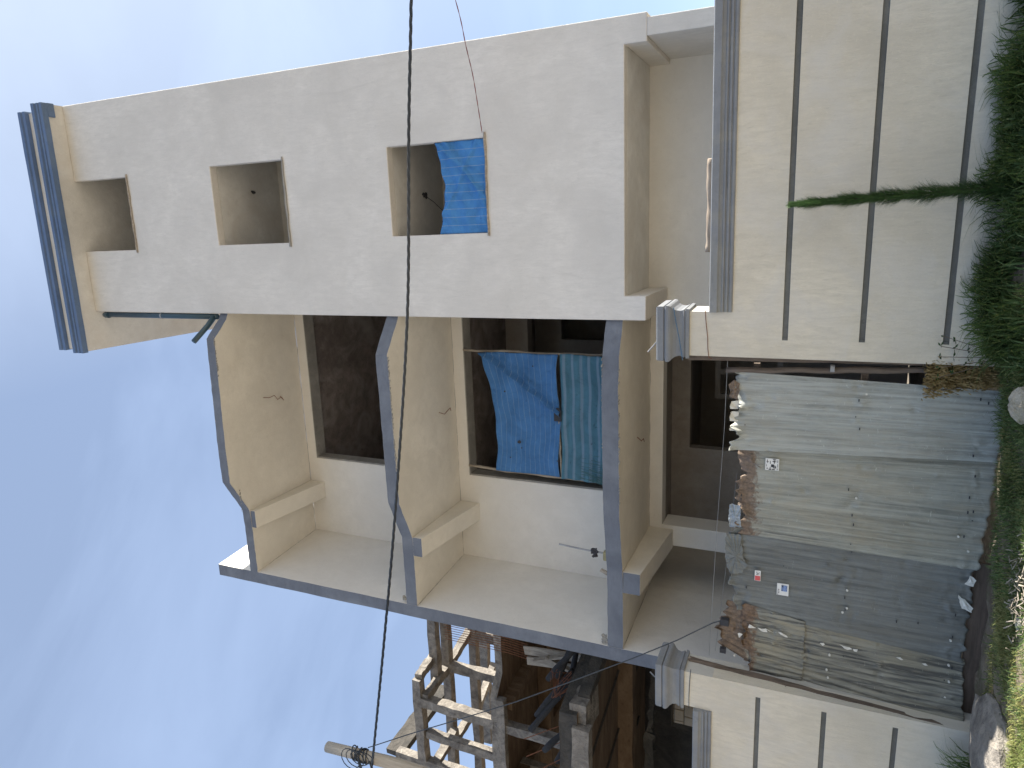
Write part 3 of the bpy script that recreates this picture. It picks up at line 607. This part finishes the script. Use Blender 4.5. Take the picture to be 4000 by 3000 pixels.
# pale holes torn in the old sheet
for pts in ([(-4.64, 2.18), (-4.69, 2.19), (-4.70, 2.14), (-4.685, 2.10), (-4.66, 2.13)], [(-4.67, 2.08), (-4.70, 2.05), (-4.715, 2.01), (-4.70, 1.98), (-4.66, 1.99), (-4.675, 2.03)], [(-4.66, 1.995), (-4.69, 1.95), (-4.70, 1.91), (-4.68, 1.95)],
            [(-4.68, 1.86), (-4.72, 1.80), (-4.725, 1.74), (-4.69, 1.78), (-4.675, 1.82)], [(-4.72, 1.41), (-4.74, 1.385), (-4.73, 1.35), (-4.705, 1.37)], [(-4.69, 1.21), (-4.73, 1.16), (-4.74, 1.12), (-4.72, 1.08), (-4.70, 1.14)],
            [(-4.715, 1.075), (-4.75, 1.05), (-4.745, 1.02), (-4.71, 1.02)], [(-4.72, .63), (-4.75, .60), (-4.735, .57), (-4.715, .59)], [(-4.745, .39), (-4.76, .36), (-4.75, .335), (-4.73, .35)], [(-4.80, 2.31), (-4.85, 2.29), (-4.83, 2.26), (-4.80, 2.25), (-4.78, 2.28)],
            [(-3.86, .14), (-4.0, .10), (-4.04, .01), (-3.98, .0), (-3.90, .08)], [(-3.62, .06), (-3.72, .09), (-3.74, .02), (-3.66, .0)]):
    patch(pts, .262, m_scrap, .003, "pale_tear")
rsn = random.Random(3)
for i in range(34):
    s_, z = rsn.uniform(-5.2, -1.7), rsn.choice([2.28, 2.25, 1.17, 1.15, 1.2, .12, .15, rsn.uniform(.2, 2.2)]) + rsn.uniform(-.03, .03)
    n0 = .215 if s_ > -2.4 else .24 if s_ > -3.5 else .262 if s_ > -4.5 else .26
    P("nail", MB().box(s_ - .004, s_ + rsn.choice([.004, .02, .022]), n0 - .008, n0 + .004, z - .005, z + .005), m_ink, G)
for s_, z in ((-2.9, 1.15), (-1.75, 1.13), (-4.0, 1.17), (-4.22, 1.16), (-4.28, 1.2), (-4.85, 1.3), (-5.05, 1.32), (-5.15, 1.3), (-3.8, 2.35), (-5.1, 2.33), (-4.7, .15), (-4.9, .13), (-5.1, .15), (-4.4, .16), (-3.2, .2), (-3.35, .1), (-1.95, .05), (-2.25, .08)):
    P("washer", MB().tube([(s_, .235 if s_ > -2.5 else .25, z), (s_, .262 if s_ > -2.5 else .27, z)], .011, 8), m_scrap, G)
# frame timbers of the gate
t = MB().beam((-1.41, .20, 2.9), (-1.375, .20, .45), .075, .05, 14, .006); P("frame_board", t, m_wood, G)
t = MB().tube([(-1.55 + .0068 * i + .006 * math.sin(i * 1.7), .19, 2.5 - .15 * i) for i in range(18)], [.034 * random.uniform(.85, 1.1) for _ in range(18)], 8, j=.05); P("frame_pole", t, m_wood, G, smooth=True)
t = MB().tube([(-1.475, .15, 1.48), (-1.475, .15, 1.44)], .04, 8); P("pole_tie", t, m_thin, G)
t = MB().beam((-5.272, .24, 2.86), (-5.31, .045, -.05), .05, .06, 18, .009); P("frame_board", t, m_wood, G)
t = MB().beam((-5.265, .24, 2.88), (-5.31, .23, 2.25), .035, .03, 8, .007); P("splintered_lath", t, m_woodl, G)
t = MB().beam((-5.30, .13, 1.75), (-5.31, .09, 1.2), .03, .03, 6, .007); P("splintered_lath", t, m_woodl, G)
P("threshold_board", MB().beam((-5.42, .34, -.09), (-3.5, .34, -.09), .04, .22, 14, .006), m_brown, G)
P("cross_rail", MB().beam((-5.2, .36, 2.2), (-1.5, .36, 2.2), .05, .06, 12, .004), m_wood, G)
P("cross_rail", MB().beam((-5.2, .36, 1.15), (-1.5, .36, 1.15), .05, .06, 12, .004), m_wood, G)
P("dark_block", MB().box(-5.08, -5.02, .22, .27, 2.43, 2.50), m_ink, G)
# papers stuck on the gate
def flyer(s0, s1, z0, z1, n0, label, marks, cut=None):
    O = wp((s0 + s1) / 2, n0, z0); F_ = thing("flyer", O, label, "flyer", WR, local=True); w_, h_ = s1 - s0, z1 - z0
    t = MB(); nn = 6
    t.grid(nn, nn, lambda u, v: ((u - .5) * w_, .002 * math.sin(u * 7 + v * 3), v * h_ * (1 if not cut or u > cut else .82))); t.uv = []
    P("paper", t, m_paper, F_, solid=.0006)
    for mat, rects in marks:
        t = MB()
        for a, b, c, d in rects: t.box((a - .5) * w_, (b - .5) * w_, -.0045, -.0030, c * h_, d * h_)
        tag(P("print", t, mat, F_), kind="stuff")
    return F_
flyer(-2.66, -2.525, 1.925, 2.065, .212, "small white flyer with dense black print on the second sheet of the gate",
      [(m_ink, [(.28, .52, .36, .58), (.22, .34, .22, .3), (.2, .26, .22, .42), (.36, .42, .25, .4), (.6, .85, .32, .38), (.74, .8, .2, .48), (.90, .96, .22, .46), (.55, .8, .62, .66), (.62, .9, .84, .88), (.7, .74, .76, .92), (.1, .2, .82, .9), (.12, .3, .62, .66), (.05, .12, .3, .5), (.05, .12, .55, .75), (.3, .5, .9, .93), (.06, .2, .1, .14), (.3, .6, .08, .11), (.68, .9, .08, .12)])])
flyer(-4.05, -3.92, 2.07, 2.135, .25, "tiny white and red sticker near the top of the dark grey sheet",
      [(m_inkr, [(.05, .5, .06, .94)]), (m_ink, [(.6, .7, .5, .7), (.72, .76, .3, .55), (.82, .88, .55, .75), (.62, .68, .25, .35), (.78, .84, .2, .3)])])
flyer(-4.19, -4.04, 1.765, 1.89, .255, "torn white flyer with a blue picture on the dark grey sheet",
      [(m_inkb, [(.38, .88, .12, .62)]), (m_ink, [(.7, .88, .45, .58), (.42, .5, .5, .62), (.05, .1, .86, .96), (.2, .24, .78, .94), (.32, .36, .78, .94), (.46, .5, .78, .92)])])
# thin line above the gate
wire("string_line", [wp(-1.38, .5, 2.52), wp(-2.3, .5, 2.54), wp(-3.6, .5, 2.60), wp(-5.35, .5, 2.66)], .0025, m_thin, "thin string stretched above the gate between the pillars")
wire("string_line", [wp(-2.9, .62, 2.40), wp(-4.2, .62, 2.5), wp(-5.35, .62, 2.60)], .002, m_thin, "second thinner string sagging just above the gate's left half")

# ------------------------------------------------------------------ overhead cables
def twisted(name, pts, r, strands, pitch, mat, label, sub=8):
    P_ = [Vector(p) for p in pts]; C_ = []
    for i in range(len(P_) - 1):   # catmull-rom
        a, b, c, d = P_[max(i - 1, 0)], P_[i], P_[i + 1], P_[min(i + 2, len(P_) - 1)]
        for k in range(sub):
            x = k / sub; C_.append(.5 * ((2 * b) + (c - a) * x + (2 * a - 5 * b + 4 * c - d) * x * x + (3 * b - a - 3 * c + d) * x ** 3))
    C_.append(P_[-1]); Ls = [0]
    for i in range(1, len(C_)): Ls.append(Ls[-1] + (C_[i] - C_[i - 1]).length)
    n_ = int(Ls[-1] / (pitch / 8)); t = MB(); up = Vector((0, 0, 1))
    S = [[] for _ in range(strands)]; q = 0
    for i in range(n_ + 1):
        l = Ls[-1] * i / n_
        while q < len(Ls) - 2 and Ls[q + 1] < l: q += 1
        x = (l - Ls[q]) / max(1e-6, Ls[q + 1] - Ls[q]); p = C_[q].lerp(C_[q + 1], x); d = (C_[q + 1] - C_[q]).normalized()
        a = d.cross(up).normalized(); b = a.cross(d)
        for s_ in range(strands):
            th = l / pitch * 2 * math.pi + s_ * 2 * math.pi / strands
            S[s_].append(p + (a * math.cos(th) + b * math.sin(th)) * r * .95)
    for s_ in range(strands): t.tube(S[s_], r, 5)
    return tag(t.build(name, mat, origin=tuple(P_[0])), label, "cable")
twisted("overhead_cable", [(4.6, 7.0, 5.55), (2.44, 7.0, 5.75), (1.17, 7.0, 5.88), (-.96, 7.0, 6.07), (-3.45, 7.0, 6.45), (-5.35, 7.0, 6.79), (-7.05, 7.05, 7.14), (-7.62, 7.1, 7.28)], .0105, 3, .42, m_cable, "thick twisted black power cable crossing the whole facade to the leaning pole")
twisted("window_wire", [(3.7, 7.05, 5.66), (2.70, 8.0, 5.74), (2.26, 8.3, 5.78), (1.97, 8.6, 5.85), (1.60, 8.82, 5.90), (1.33, 8.96, 5.93)], .0035, 2, .34, m_red, "thin twisted red wire running to the sill of the lowest tower window")
wire("gate_cable", [(-7.33, 7.15, 7.35), (-6.92, 7.2, 6.62), (-6.45, 7.25, 5.75), (-6.05, 7.32, 5.0), (-5.62, 7.42, 4.25), (-5.2, 7.55, 3.5), (-4.92, 7.7, 2.98), (-4.66, 7.8, 2.58), (-4.62, 7.82, 2.48)], .0075, m_cable, "black cable sagging from the leaning pole down to the gate top", cat="cable")
tag(MB().box(-4.68, -4.60, 7.80, 7.88, 2.40, 2.50).build("cable_box", m_ink, origin=(-4.64, 7.84, 2.40), bevel=.01), "small black box on the gate top where the sagging cable ends", "cable box")
U = thing("utility_pole", (-7.9, 7.2, -.2), "leaning bare timber utility pole wrapped with black cables beside the left wall", "pole")
pth = [(-7.60, 7.2, 8.16), (-7.56, 7.2, 7.6), (-7.52, 7.2, 7.0), (-7.52, 7.2, 6.2), (-7.56, 7.2, 5.0), (-7.62, 7.2, 3.0), (-7.7, 7.2, 1.0), (-7.75, 7.2, -.2)]
P("pole_shaft", MB().tube(pth, [.078, .082, .088, .092, .097, .105, .112, .118], 16, j=.02), m_pole, U, smooth=True)
t = MB()
for k in range(8):
    z = 7.42 + k * .035 + random.uniform(-.02, .02); rr_ = .092 + random.uniform(0, .008); pts = []
    for i in range(21):
        a = i / 20 * 2 * math.pi; pts.append((-7.55 + rr_ * math.cos(a), 7.2 + rr_ * math.sin(a), z + .04 * math.sin(a + k)))
    t.tube(pts, .009, 6)
for k in range(4):
    pts = []
    for i in range(15):
        a = (i / 14) * 2 * math.pi; pts.append((-7.48 + .13 * math.cos(a) * (.7 + .2 * k), 7.1 - .03 * k, 7.40 + .10 * k * .6 + .16 * math.sin(a)))
    t.tube(pts, .007, 5)
t.tube([(-7.55, 7.09, 7.5), (-7.8, 7.05, 7.4), (-8.1, 7.0, 7.35), (-8.6, 7.0, 7.4)], .02, 7)
t.tube([(-7.5, 7.09, 7.3), (-7.8, 7.05, 7.2), (-8.4, 7.0, 7.1)], .012, 6)
P("cable_winding", t, m_cable, U)
P("insulator", MB().tube([(-7.72, 7.06, 7.25), (-7.72, 7.06, 7.33), (-7.72, 7.06, 7.4)], [.03, .045, .03], 8), m_scrap, U)

# ------------------------------------------------------------------ concrete skeleton next door
N = thing("concrete_skeleton", (-8.3, 10.0, -.1), "raw concrete frame of an unfinished neighbouring building with brown stained slabs", "building")
def mem(name, p0, p1, w_=.25, h_=.25, mat=None, j=.014, n_=9): return P(name, MB().beam(p0, p1, w_ * (.88 if w_ < .28 else 1), h_ * (.88 if h_ < .28 else 1), n_, j), mat or m_conc, N)
z1_ = 10.13
mem("beam", (-10.80, 13.0, 10.32), (-16.5, 13.0, 10.26), .25, .26, m_conc)
mem("beam", (-10.78, 13.0, 10.30), (-10.66, 13.75, 10.30), .24, .2)
mem("beam", (-11.32, 13.72, 10.22), (-4.5, 13.72, 10.25), .25, .26, m_conc, n_=20)
mem("beam", (-11.28, 12.95, 10.12), (-11.14, 14.2, 10.12), .22, .22)
mem("beam", (-11.14, 14.3, 10.12), (-10.68, 15.3, 10.0), .24, .22)
mem("column", (-11.40, 13.0, 10.2), (-11.46, 13.0, 8.2), .27, .27); mem("column", (-11.48, 13.0, 8.2), (-11.43, 12.9, 5.4), .25, .25)
mem("beam", (-16, 14.16, 10.12), (-4.5, 14.16, 10.14), .24, .26, n_=24)
mem("column", (-11.13, 14.16, 10.05), (-11.15, 14.16, 8.2), .25, .25)
mem("beam", (-16, 15.26, 9.92), (-4.5, 15.26, 9.92), .25, .25, n_=24); mem("column", (-10.80, 15.26, 9.9), (-10.86, 15.26, 8.2), .24, .24)
mem("beam", (-16, 17.26, 10.64), (-4.5, 17.26, 10.66), .25, .3, n_=24)
mem("column", (-13.46, 14.16, 10.05), (-13.55, 14.16, 5.4), .25, .25); mem("column", (-12.31, 13.0, 10.13), (-12.4, 13.0, 8.2), .22, .22)
mem("beam", (-13.36, 14.2, 10.02), (-13.2, 15.2, 10.0), .22, .22); mem("beam", (-13.36, 15.3, 10.0), (-13.1, 17.2, 10.3), .22, .22)
mem("beam", (-13.13, 13.0, 9.94), (-13.0, 14.1, 9.98), .22, .24)
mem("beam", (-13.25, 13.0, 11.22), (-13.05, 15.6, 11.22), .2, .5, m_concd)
mem("column", (-13.2, 13.0, 11.1), (-13.25, 13.0, 5.4), .26, .26); mem("column", (-15.2, 13.0, 10.2), (-15.2, 13.0, 5.4), .26, .26)
# slabs
t = MB().prism([(-16, 12.9), (-10.69, 12.9), (-10.28, 13.25), (-4.5, 13.15), (-4.5, 19), (-16, 19)], 8.09, 8.26, side=1, cap=0, j=.02, sub=.25); P("floor_slab", t, [m_form, m_conc], N)
mem("beam", (-10.70, 12.90, 7.98), (-16, 12.9, 7.98), .2, .22, n_=20); mem("beam", (-11.0, 13.1, 7.95), (-10.6, 18, 7.95), .25, .3, m_form)
mem("beam", (-13.6, 13.1, 7.95), (-13.2, 18, 7.95), .25, .3, m_form); mem("beam", (-4.6, 15.5, 7.9), (-16, 15.5, 7.9), .25, .35, m_form)
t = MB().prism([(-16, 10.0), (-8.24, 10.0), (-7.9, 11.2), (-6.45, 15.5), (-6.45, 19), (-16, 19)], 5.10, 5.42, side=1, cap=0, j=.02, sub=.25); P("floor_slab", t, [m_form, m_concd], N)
mem("beam", (-8.38, 10.08, 5.10), (-8.38, 10.75, 5.08), .62, .30, m_conc); mem("beam", (-8.45, 10.02, 5.02), (-16, 10.02, 5.08), .22, .3, m_conc, n_=20)
mem("beam", (-8.1, 10.3, 5.06), (-6.7, 15.3, 5.02), .25, .26, m_concd); mem("beam", (-16, 12.8, 4.95), (-7.5, 12.8, 4.95), .3, .34, m_form, n_=20)
for x in (-9.8, -11.2, -12.8): mem("formwork_joint", (x, 10.2, 5.08), (x + 1.3, 14.5, 5.08), .03, .05, m_concd, .004)
mem("ragged_beam", (-9.0, 13, 4.38), (-10.6, 13, 4.48), .2, .12, m_concd, .03, 10); mem("ragged_beam", (-10.6, 13, 4.50), (-16, 13, 4.50), .25, .22, m_concd, .045, 30); mem("column", (-15, 10.2, 5.1), (-15, 10.2, 0), .3, .3, m_conc)
P("dark_rear_wall", MB().holes_wall(-18, -6.4, 15.2, 15.4, -.1, 5.1, [(-12.15, -11.40, 3.4, 4.44)]), rough_concrete("shade black block wall", (.02, .02, .022), (.045, .042, .04)), N)  # shade of the deep interior put into the near black wall colour
t = MB().box(-16.5, -10.9, 15.0, 15.15, 8.26, 9.15); P("rubble_wall", t, m_stone, N)
mem("rubble_wall", (-12.9, 16.2, 8.3), (-12.9, 16.2, 9.3), 1.6, .5, m_stone, .06, 10)
t = MB()
for x in np.arange(-12.6, -6.8, .6):
    for z in (8.3, 7.2, 6.2): pass
P("rear_upper_wall", MB().holes_wall(-16, -4.5, 18.2, 18.4, 5.4, 8.1, [(-12.2, -11.0, 6.2, 7.5), (-14.8, -13.8, 6.2, 7.5)]), m_form, N)
# stored poles and planks on the first slab
for i, (a, b) in enumerate([((-7.6, 10.95, 5.45), (-8.34, 10.9, 5.98)), ((-7.5, 11.3, 5.5), (-8.2, 10.8, 5.75)), ((-8.2, 11.0, 5.45), (-9.48, 10.8, 6.33)), ((-8.1, 11.0, 5.5), (-9.2, 10.9, 6.24)), ((-9.2, 11.0, 5.5), (-9.95, 10.9, 6.1)), ((-9.4, 11.6, 5.5), (-10.5, 11.3, 6.0)), ((-9.8, 11.8, 5.5), (-11.0, 11.4, 5.9)), ((-7.3, 11.6, 5.5), (-8.9, 11.4, 5.75))]):
    lab = ["thick dark pole jutting highest beside the grey side wall edge", "short dark pole just left of the one jutting beside the side wall", "long dark pole reaching farthest up over the stained concrete column", "dark pole lying parallel under the longest one", "dark pole behind the concrete slab corner, middle of the lower bundle", "dark pole second from the left end of the bundle", "leftmost dark pole of the bundle on the slab", "low dark pole lying nearly level on the slab"][i]
    pole("stored_pole", a, b, .062, m_dark, lab, 6, .006, "dark poles stored on the neighbouring first floor slab")
for i, (a, b, w_) in enumerate([((-8.85, 12.5, 5.6), (-8.98, 12.5, 7.16), .2), ((-9.12, 12.5, 5.6), (-9.24, 12.55, 7.12), .17), ((-8.7, 12.4, 5.8), (-9.1, 12.4, 6.9), .12), ((-9.3, 12.35, 5.6), (-8.95, 12.4, 6.6), .14)]):
    tag(MB().beam(a, b, w_, .04, 5, .012).build("plank", m_woodl, origin=a), ["grey plank standing close to the side wall edge among the stored timber", "wide grey plank in the middle of the stored timber", "grey plank lying slanted under the standing planks", "short grey plank at the left of the stored timber"][i], "plank")
t = MB()
for i in range(7): x = -8.86 - i * .06; t.tube([(x, 12.55, 7.1), (x + .05, 12.55, 7.6), (x + .02, 12.58, 9.2)], .008, 4)
for i in range(5): t.tube([(-9.3 - i * .35, 11.2, 5.5), (-9.9 - i * .4, 11.0, 6.4 + random.random() * .3)], .008, 4)
for i in range(12): t.tube([(-8.2 + random.uniform(-.25, .25), 10.9, 5.5), (-8.35 + random.uniform(-.3, .3), 10.8, 5.75 + random.random() * .15), (-8.2 + random.uniform(-.35, .3), 10.7, 5.65 + random.random() * .2)], .005, 3)
tag(P("rebar", t, m_rust, N), kind="stuff")
# stone block wall seen far through the opening
S = thing("stone_block_wall", (-14.5, 19.5, -.1), "sunlit pale stone block wall seen through the dark ground floor next door", "wall")
for r_ in range(19):
    z = -.1 + r_ * .31
    for c_i in range(20):
        x = -20.5 + c_i * .40 + (.2 if r_ % 2 else 0)
        t = MB().box(x + .012, x + .388, 19.5 + random.uniform(0, .02), 19.8, z + .012, z + .298)
        if -17.0 < x < -13.6 and r_ > 10: P("stone_block", t, m_block, S, bevel=.02)
t = MB().box(-20.5, -12.5, 19.56, 19.85, -.1, 5.8); P("mortar_wall", t, m_raw, S)

# ------------------------------------------------------------------ small pieces beyond the tower on the right
pole("steel_rod", (2.95, 11.0, -.1), (2.98, 11.0, 3.9), .012, m_cable, "thin dark rod standing beyond the right edge of the house", cat="rod")
pole("timber_prop", (2.75, 10.2, -.1), (2.72, 10.2, 3.12), .05, m_woodl, "short timber prop beyond the right boundary coping", cat="prop")

# ------------------------------------------------------------------ verge details
def blob_rock(name, c, rx, ry, rz_, mat, label, cat, seed):
    r = random.Random(seed); t = MB(); nu, nv_ = 16, 10; loops = []
    for a in range(1, nv_):
        th = math.pi * a / nv_; loops.append([(c[0] + rx * math.sin(th) * math.cos(2 * math.pi * b / nu) * r.uniform(.82, 1.12), c[1] + ry * math.sin(th) * math.sin(2 * math.pi * b / nu) * r.uniform(.82, 1.12), c[2] - rz_ * math.cos(th) * r.uniform(.9, 1.05)) for b in range(nu)])
    t.rings(loops); return tag(t.build(name, mat, origin=(c[0], c[1], c[2] - rz_), bevel=0), label, cat)
blob_rock("rock", (-1.52, 6.66, .01), .17, .13, .15, m_stone, "pale rough rock at the foot of the dry creeper right of the gate", "rock", 4)
blob_rock("kerb_stone", (-3.12, 6.08, -.09), .26, .20, .055, m_raw, "flat pale slab of stone in the grass in front of the gate", "stone", 8)
blob_rock("step_stone", (-4.95, 6.95, -.10), .48, .62, .16, m_conc, "broad grey concrete step at the foot of the left gate pillar", "step", 9)
blob_rock("small_stone", (-3.42, 6.6, -.10), .07, .06, .04, m_raw, "small grey stone lying in the grass before the dark sheet", "stone", 12)
t = MB(); r = random.Random(5)
for i in range(150):
    x, y = r.gauss(-3.1, .22), r.gauss(6.55, .16); a = r.uniform(0, 6.28); l = r.uniform(.02, .08); z = -.08 + r.random() * .05
    t.beam((x, y, z), (x + l * math.cos(a), y + l * math.sin(a), z + r.uniform(-.01, .05)), .007, .004, 2, .003)
tag(t.build("twig_litter", m_woodl, origin=(-3.05, 6.55, -.1)), "grey leaves and twigs littered in front of the gate", "litter", kind='stuff')
# grass
def grass(name, n_, xr, yr, hfun, dens, mat, seed, wid=.006, bendm=.5):
    r = np.random.RandomState(seed); X = r.uniform(*xr, n_ * 3); Y = r.uniform(*yr, n_ * 3); k = r.uniform(0, 1, n_ * 3) < dens(X, Y); X, Y = X[k][:n_], Y[k][:n_]; m_ = len(X)
    Hh = hfun(X, Y) * r.uniform(.45, 1.15, m_); Z = gz(X, Y) - .01; a = r.uniform(0, 2 * np.pi, m_); bd = Hh * r.uniform(.15, bendm * 1.6, m_)
    dx, dy = np.cos(a), np.sin(a); wx, wy = -dy * wid, dx * wid; V_ = []; lv = [(0, 0, 1), (.4, .12, .95), (.75, .45, .65), (1, 1, .05)]
    tw = r.uniform(-.6, .6, m_); wx, wy = wx * np.cos(tw) - wy * np.sin(tw), wx * np.sin(tw) + wy * np.cos(tw)
    for f, b, w_ in lv:
        cx, cy, cz = X + dx * bd * b, Y + dy * bd * b, Z + Hh * f * (1 - .25 * b * bendm)
        V_.append(np.stack([cx - wx * w_, cy - wy * w_, cz], 1)); V_.append(np.stack([cx + wx * w_, cy + wy * w_, cz], 1))
    V_ = np.stack(V_, 1).reshape(-1, 3); base = np.arange(m_) * 8; F_ = []
    for q in range(3): F_.append(np.stack([base + 2 * q, base + 2 * q + 1, base + 2 * q + 3, base + 2 * q + 2], 1))
    F_ = np.concatenate(F_); me = bpy.data.meshes.new(name); me.from_pydata(V_.tolist(), [], F_.tolist()); me.materials.append(mat); me.update()
    ob = bpy.data.objects.new(name, me); COL.objects.link(ob); return ob
def leaf_mat(name, a, b, c_, sc_=2.0):
    m, n, bs = nodes(name); tc = n.nodes.new('ShaderNodeTexCoord').outputs['Object']
    col = mix(n, rng(n, noise(n, tc, sc_, 4, .6), .35, .65), a, b); col = mix(n, rng(n, noise(n, tc, 45, 2, .5), .55, .7, 0, .8), col, c_)
    n.links.new(col, bs.inputs['Base Color']); bs.inputs['Roughness'].default_value = .55; bs.inputs['Specular IOR Level'].default_value = .3
    bs.inputs['Transmission Weight'].default_value = 0.0
    tr = n.nodes.new('ShaderNodeBsdfTranslucent'); n.links.new(col, tr.inputs['Color']); ms = n.nodes.new('ShaderNodeMixShader'); ms.inputs[0].default_value = .3
    n.links.new(bs.outputs[0], ms.inputs[1]); n.links.new(tr.outputs[0], ms.inputs[2]); n.links.new(ms.outputs[0], n.nodes['Material Output'].inputs['Surface']); return m
m_gr = leaf_mat("deep green grass", (.055, .10, .03), (.115, .175, .055), (.33, .33, .13))
m_gr2 = leaf_mat("yellowing short grass", (.15, .19, .05), (.33, .31, .12), (.50, .43, .22))
m_dry = leaf_mat("dry brown leaves", (.22, .15, .06), (.40, .29, .13), (.13, .14, .05), 6)
m_cyp = leaf_mat("dark cypress needles", (.04, .085, .03), (.08, .145, .05), (.12, .20, .07), 4)
g1 = lambda x, y: np.where((x > -1.25) & (y > 6.25 + .12 * np.sin(x * 5)), .9, 0.0) * np.clip((y - 6.55) * 1.8, .06, 1) * np.clip(.55 + .9 * np.sin(x * 6.3 + 2 * y) * np.sin(y * 7.7 + x * 2), .12, 1)
tag(grass("tall_grass", 9000, (-1.3, 3.2), (6.2, 7.33), lambda x, y: .09 + .27 * np.clip((y - 6.35) / .8, 0, 1) * (.7 + .5 * np.sin(x * 3.1 + 1) ** 2), g1, m_gr, 1, .008, .8), "long dark green grass growing against the right boundary wall", "grass", kind='stuff')
g2 = lambda x, y: np.clip(.35 + .6 * np.sin(x * 3.7 + 1.3 * y) * np.sin(y * 4.1 - x), .05, 1) * np.where((x > -3.45) & (x < -2.95) & (y > 5.85) & (y < 6.3), 0, 1)
tag(grass("short_grass", 52000, (-6.5, 2.6), (4.6, 7.45), lambda x, y: .05 + .05 * np.sin(x * 2.3 + y) ** 2, g2, m_gr2, 2, .004, 1.0), "short yellowish grass on the sunny verge in front of the gate", "grass", kind='stuff')
g3 = lambda x, y: np.exp(-(((x + 2.2) / 1.4) ** 2)) * .9
tag(grass("green_grass", 9000, (-4.6, -.9), (5.6, 7.55), lambda x, y: .08 + .05 * np.sin(x * 4.3) ** 2, g3, m_gr, 3, .004, .9), "patchy green grass in the shade before the gate", "grass", kind='stuff')
g4 = lambda x, y: np.exp(-(((x + 5.62) / .16) ** 2) - ((y - 7.33) / .16) ** 2)
tag(grass("grass_tuft", 420, (-6.2, -5.2), (6.9, 7.58), lambda x, y: .48 + 0 * x, g4, m_gr, 4, .006, .8), "tuft of long green grass at the foot of the left wall", "grass", kind='stuff')
# cypress seedling
Cy = thing("cypress_sapling", wp(.24, -.35, .05), "slim dark green cypress sapling in front of the right boundary wall", "sapling")
base = Vector(wp(.24, -.35, .05)); tip = Vector(wp(.165, -.35, 1.90)); r = random.Random(9)
P("stem", MB().tube([base.lerp(tip, i / 10) for i in range(11)], [.014 * (1 - i / 11) + .002 for i in range(11)], 6), m_wood, Cy)
t = MB()
for i in range(9000):
    h = r.random() ** .85; p = base.lerp(tip, min(.985, .03 + h * .97)); wv = (.078 * (1 - h) ** .6 + .030) * (1 + .25 * math.sin(h * 37)); a = r.uniform(0, 6.28)
    q0 = p + Vector((math.cos(a), math.sin(a), 0)) * wv * r.uniform(0, .6); q1 = p + Vector((math.cos(a), math.sin(a), 0)) * wv * r.uniform(.6, 1.45) + Vector((0, 0, r.uniform(.02, .085)))
    sd = Vector((-math.sin(a), math.cos(a), 0)) * .0028; k = len(t.v); md = q0.lerp(q1, .5) + sd * 1.3
    t.v += [tuple(q0 - sd), tuple(q0 + sd), tuple(q1)]; t.face((k, k + 1, k + 2))
P("crown", t, m_cyp, Cy)
# dried creeper hanging at the right gate post
Cr = thing("dry_creeper", wp(-1.46, -.02, -.05), "withered brown creeper leaning on the right end of the gate", "creeper")
t = MB(); t2 = MB(); r = random.Random(21)
for k in range(18):
    x0 = -1.47 + r.uniform(-.04, .05); lean = r.uniform(-.30, .12); pts = [Vector(wp(x0 + lean * (i / 6), .08 - .02 * (i / 6) - .02 * math.sin(i), -.08 + .74 * i / 6)) for i in range(7)]
    t.tube(pts, .004, 4)
    for i in range(230):
        f = r.random() ** .8 * 5.99; a = int(f); p = pts[a].lerp(pts[a + 1], f - a) + Vector((r.uniform(-.05, .05), r.uniform(-.08, .01), r.uniform(-.03, .03)))
        an = r.uniform(0, 6.28); l = r.uniform(.03, .065); d = Vector((math.cos(an) * .35, math.sin(an) * .3, -abs(r.gauss(.8, .4)))).normalized() * l; sd = Vector((r.uniform(-1, 1), r.uniform(-1, 1), .3)).normalized() * .009
        q = len(t2.v); t2.v += [tuple(p), tuple(p + d * .5 + sd), tuple(p + d), tuple(p + d * .5 - sd)]; t2.face((q, q + 1, q + 2, q + 3))
P("stems", t, m_wood, Cr); P("leaves", t2, m_dry, Cr)
Cg = thing("leafy_weed", wp(-1.27, -.03, .1), "small weed with dark oval leaves against the right pillar foot", "weed")
t = MB(); t2 = MB()
for k in range(5):
    pts = [Vector(wp(-1.27 + (k - 2) * .02 * i, -.03 - .01 * i, .02 + .11 * i)) for i in range(6)]; t2.tube(pts, .003, 4)
    for p in pts[1:]:
        for e in range(3):
            an = r.uniform(0, 6.28); d = Vector((math.cos(an), math.sin(an) * .6, r.uniform(-.5, .5))) * .05; sd = Vector((-d.y, d.x, .02)).normalized() * .013; q = len(t.v)
            t.v += [tuple(p), tuple(p + d * .5 + sd), tuple(p + d), tuple(p + d * .5 - sd)]; t.face((q, q + 1, q + 2, q + 3))
P("leaves", t, leaf_mat("weed leaves", (.02, .05, .015), (.04, .09, .025), (.06, .1, .03)), Cg); P("stems", t2, m_wood, Cg)
for e in ORIG:
    if '_o' in e: del e['_o']
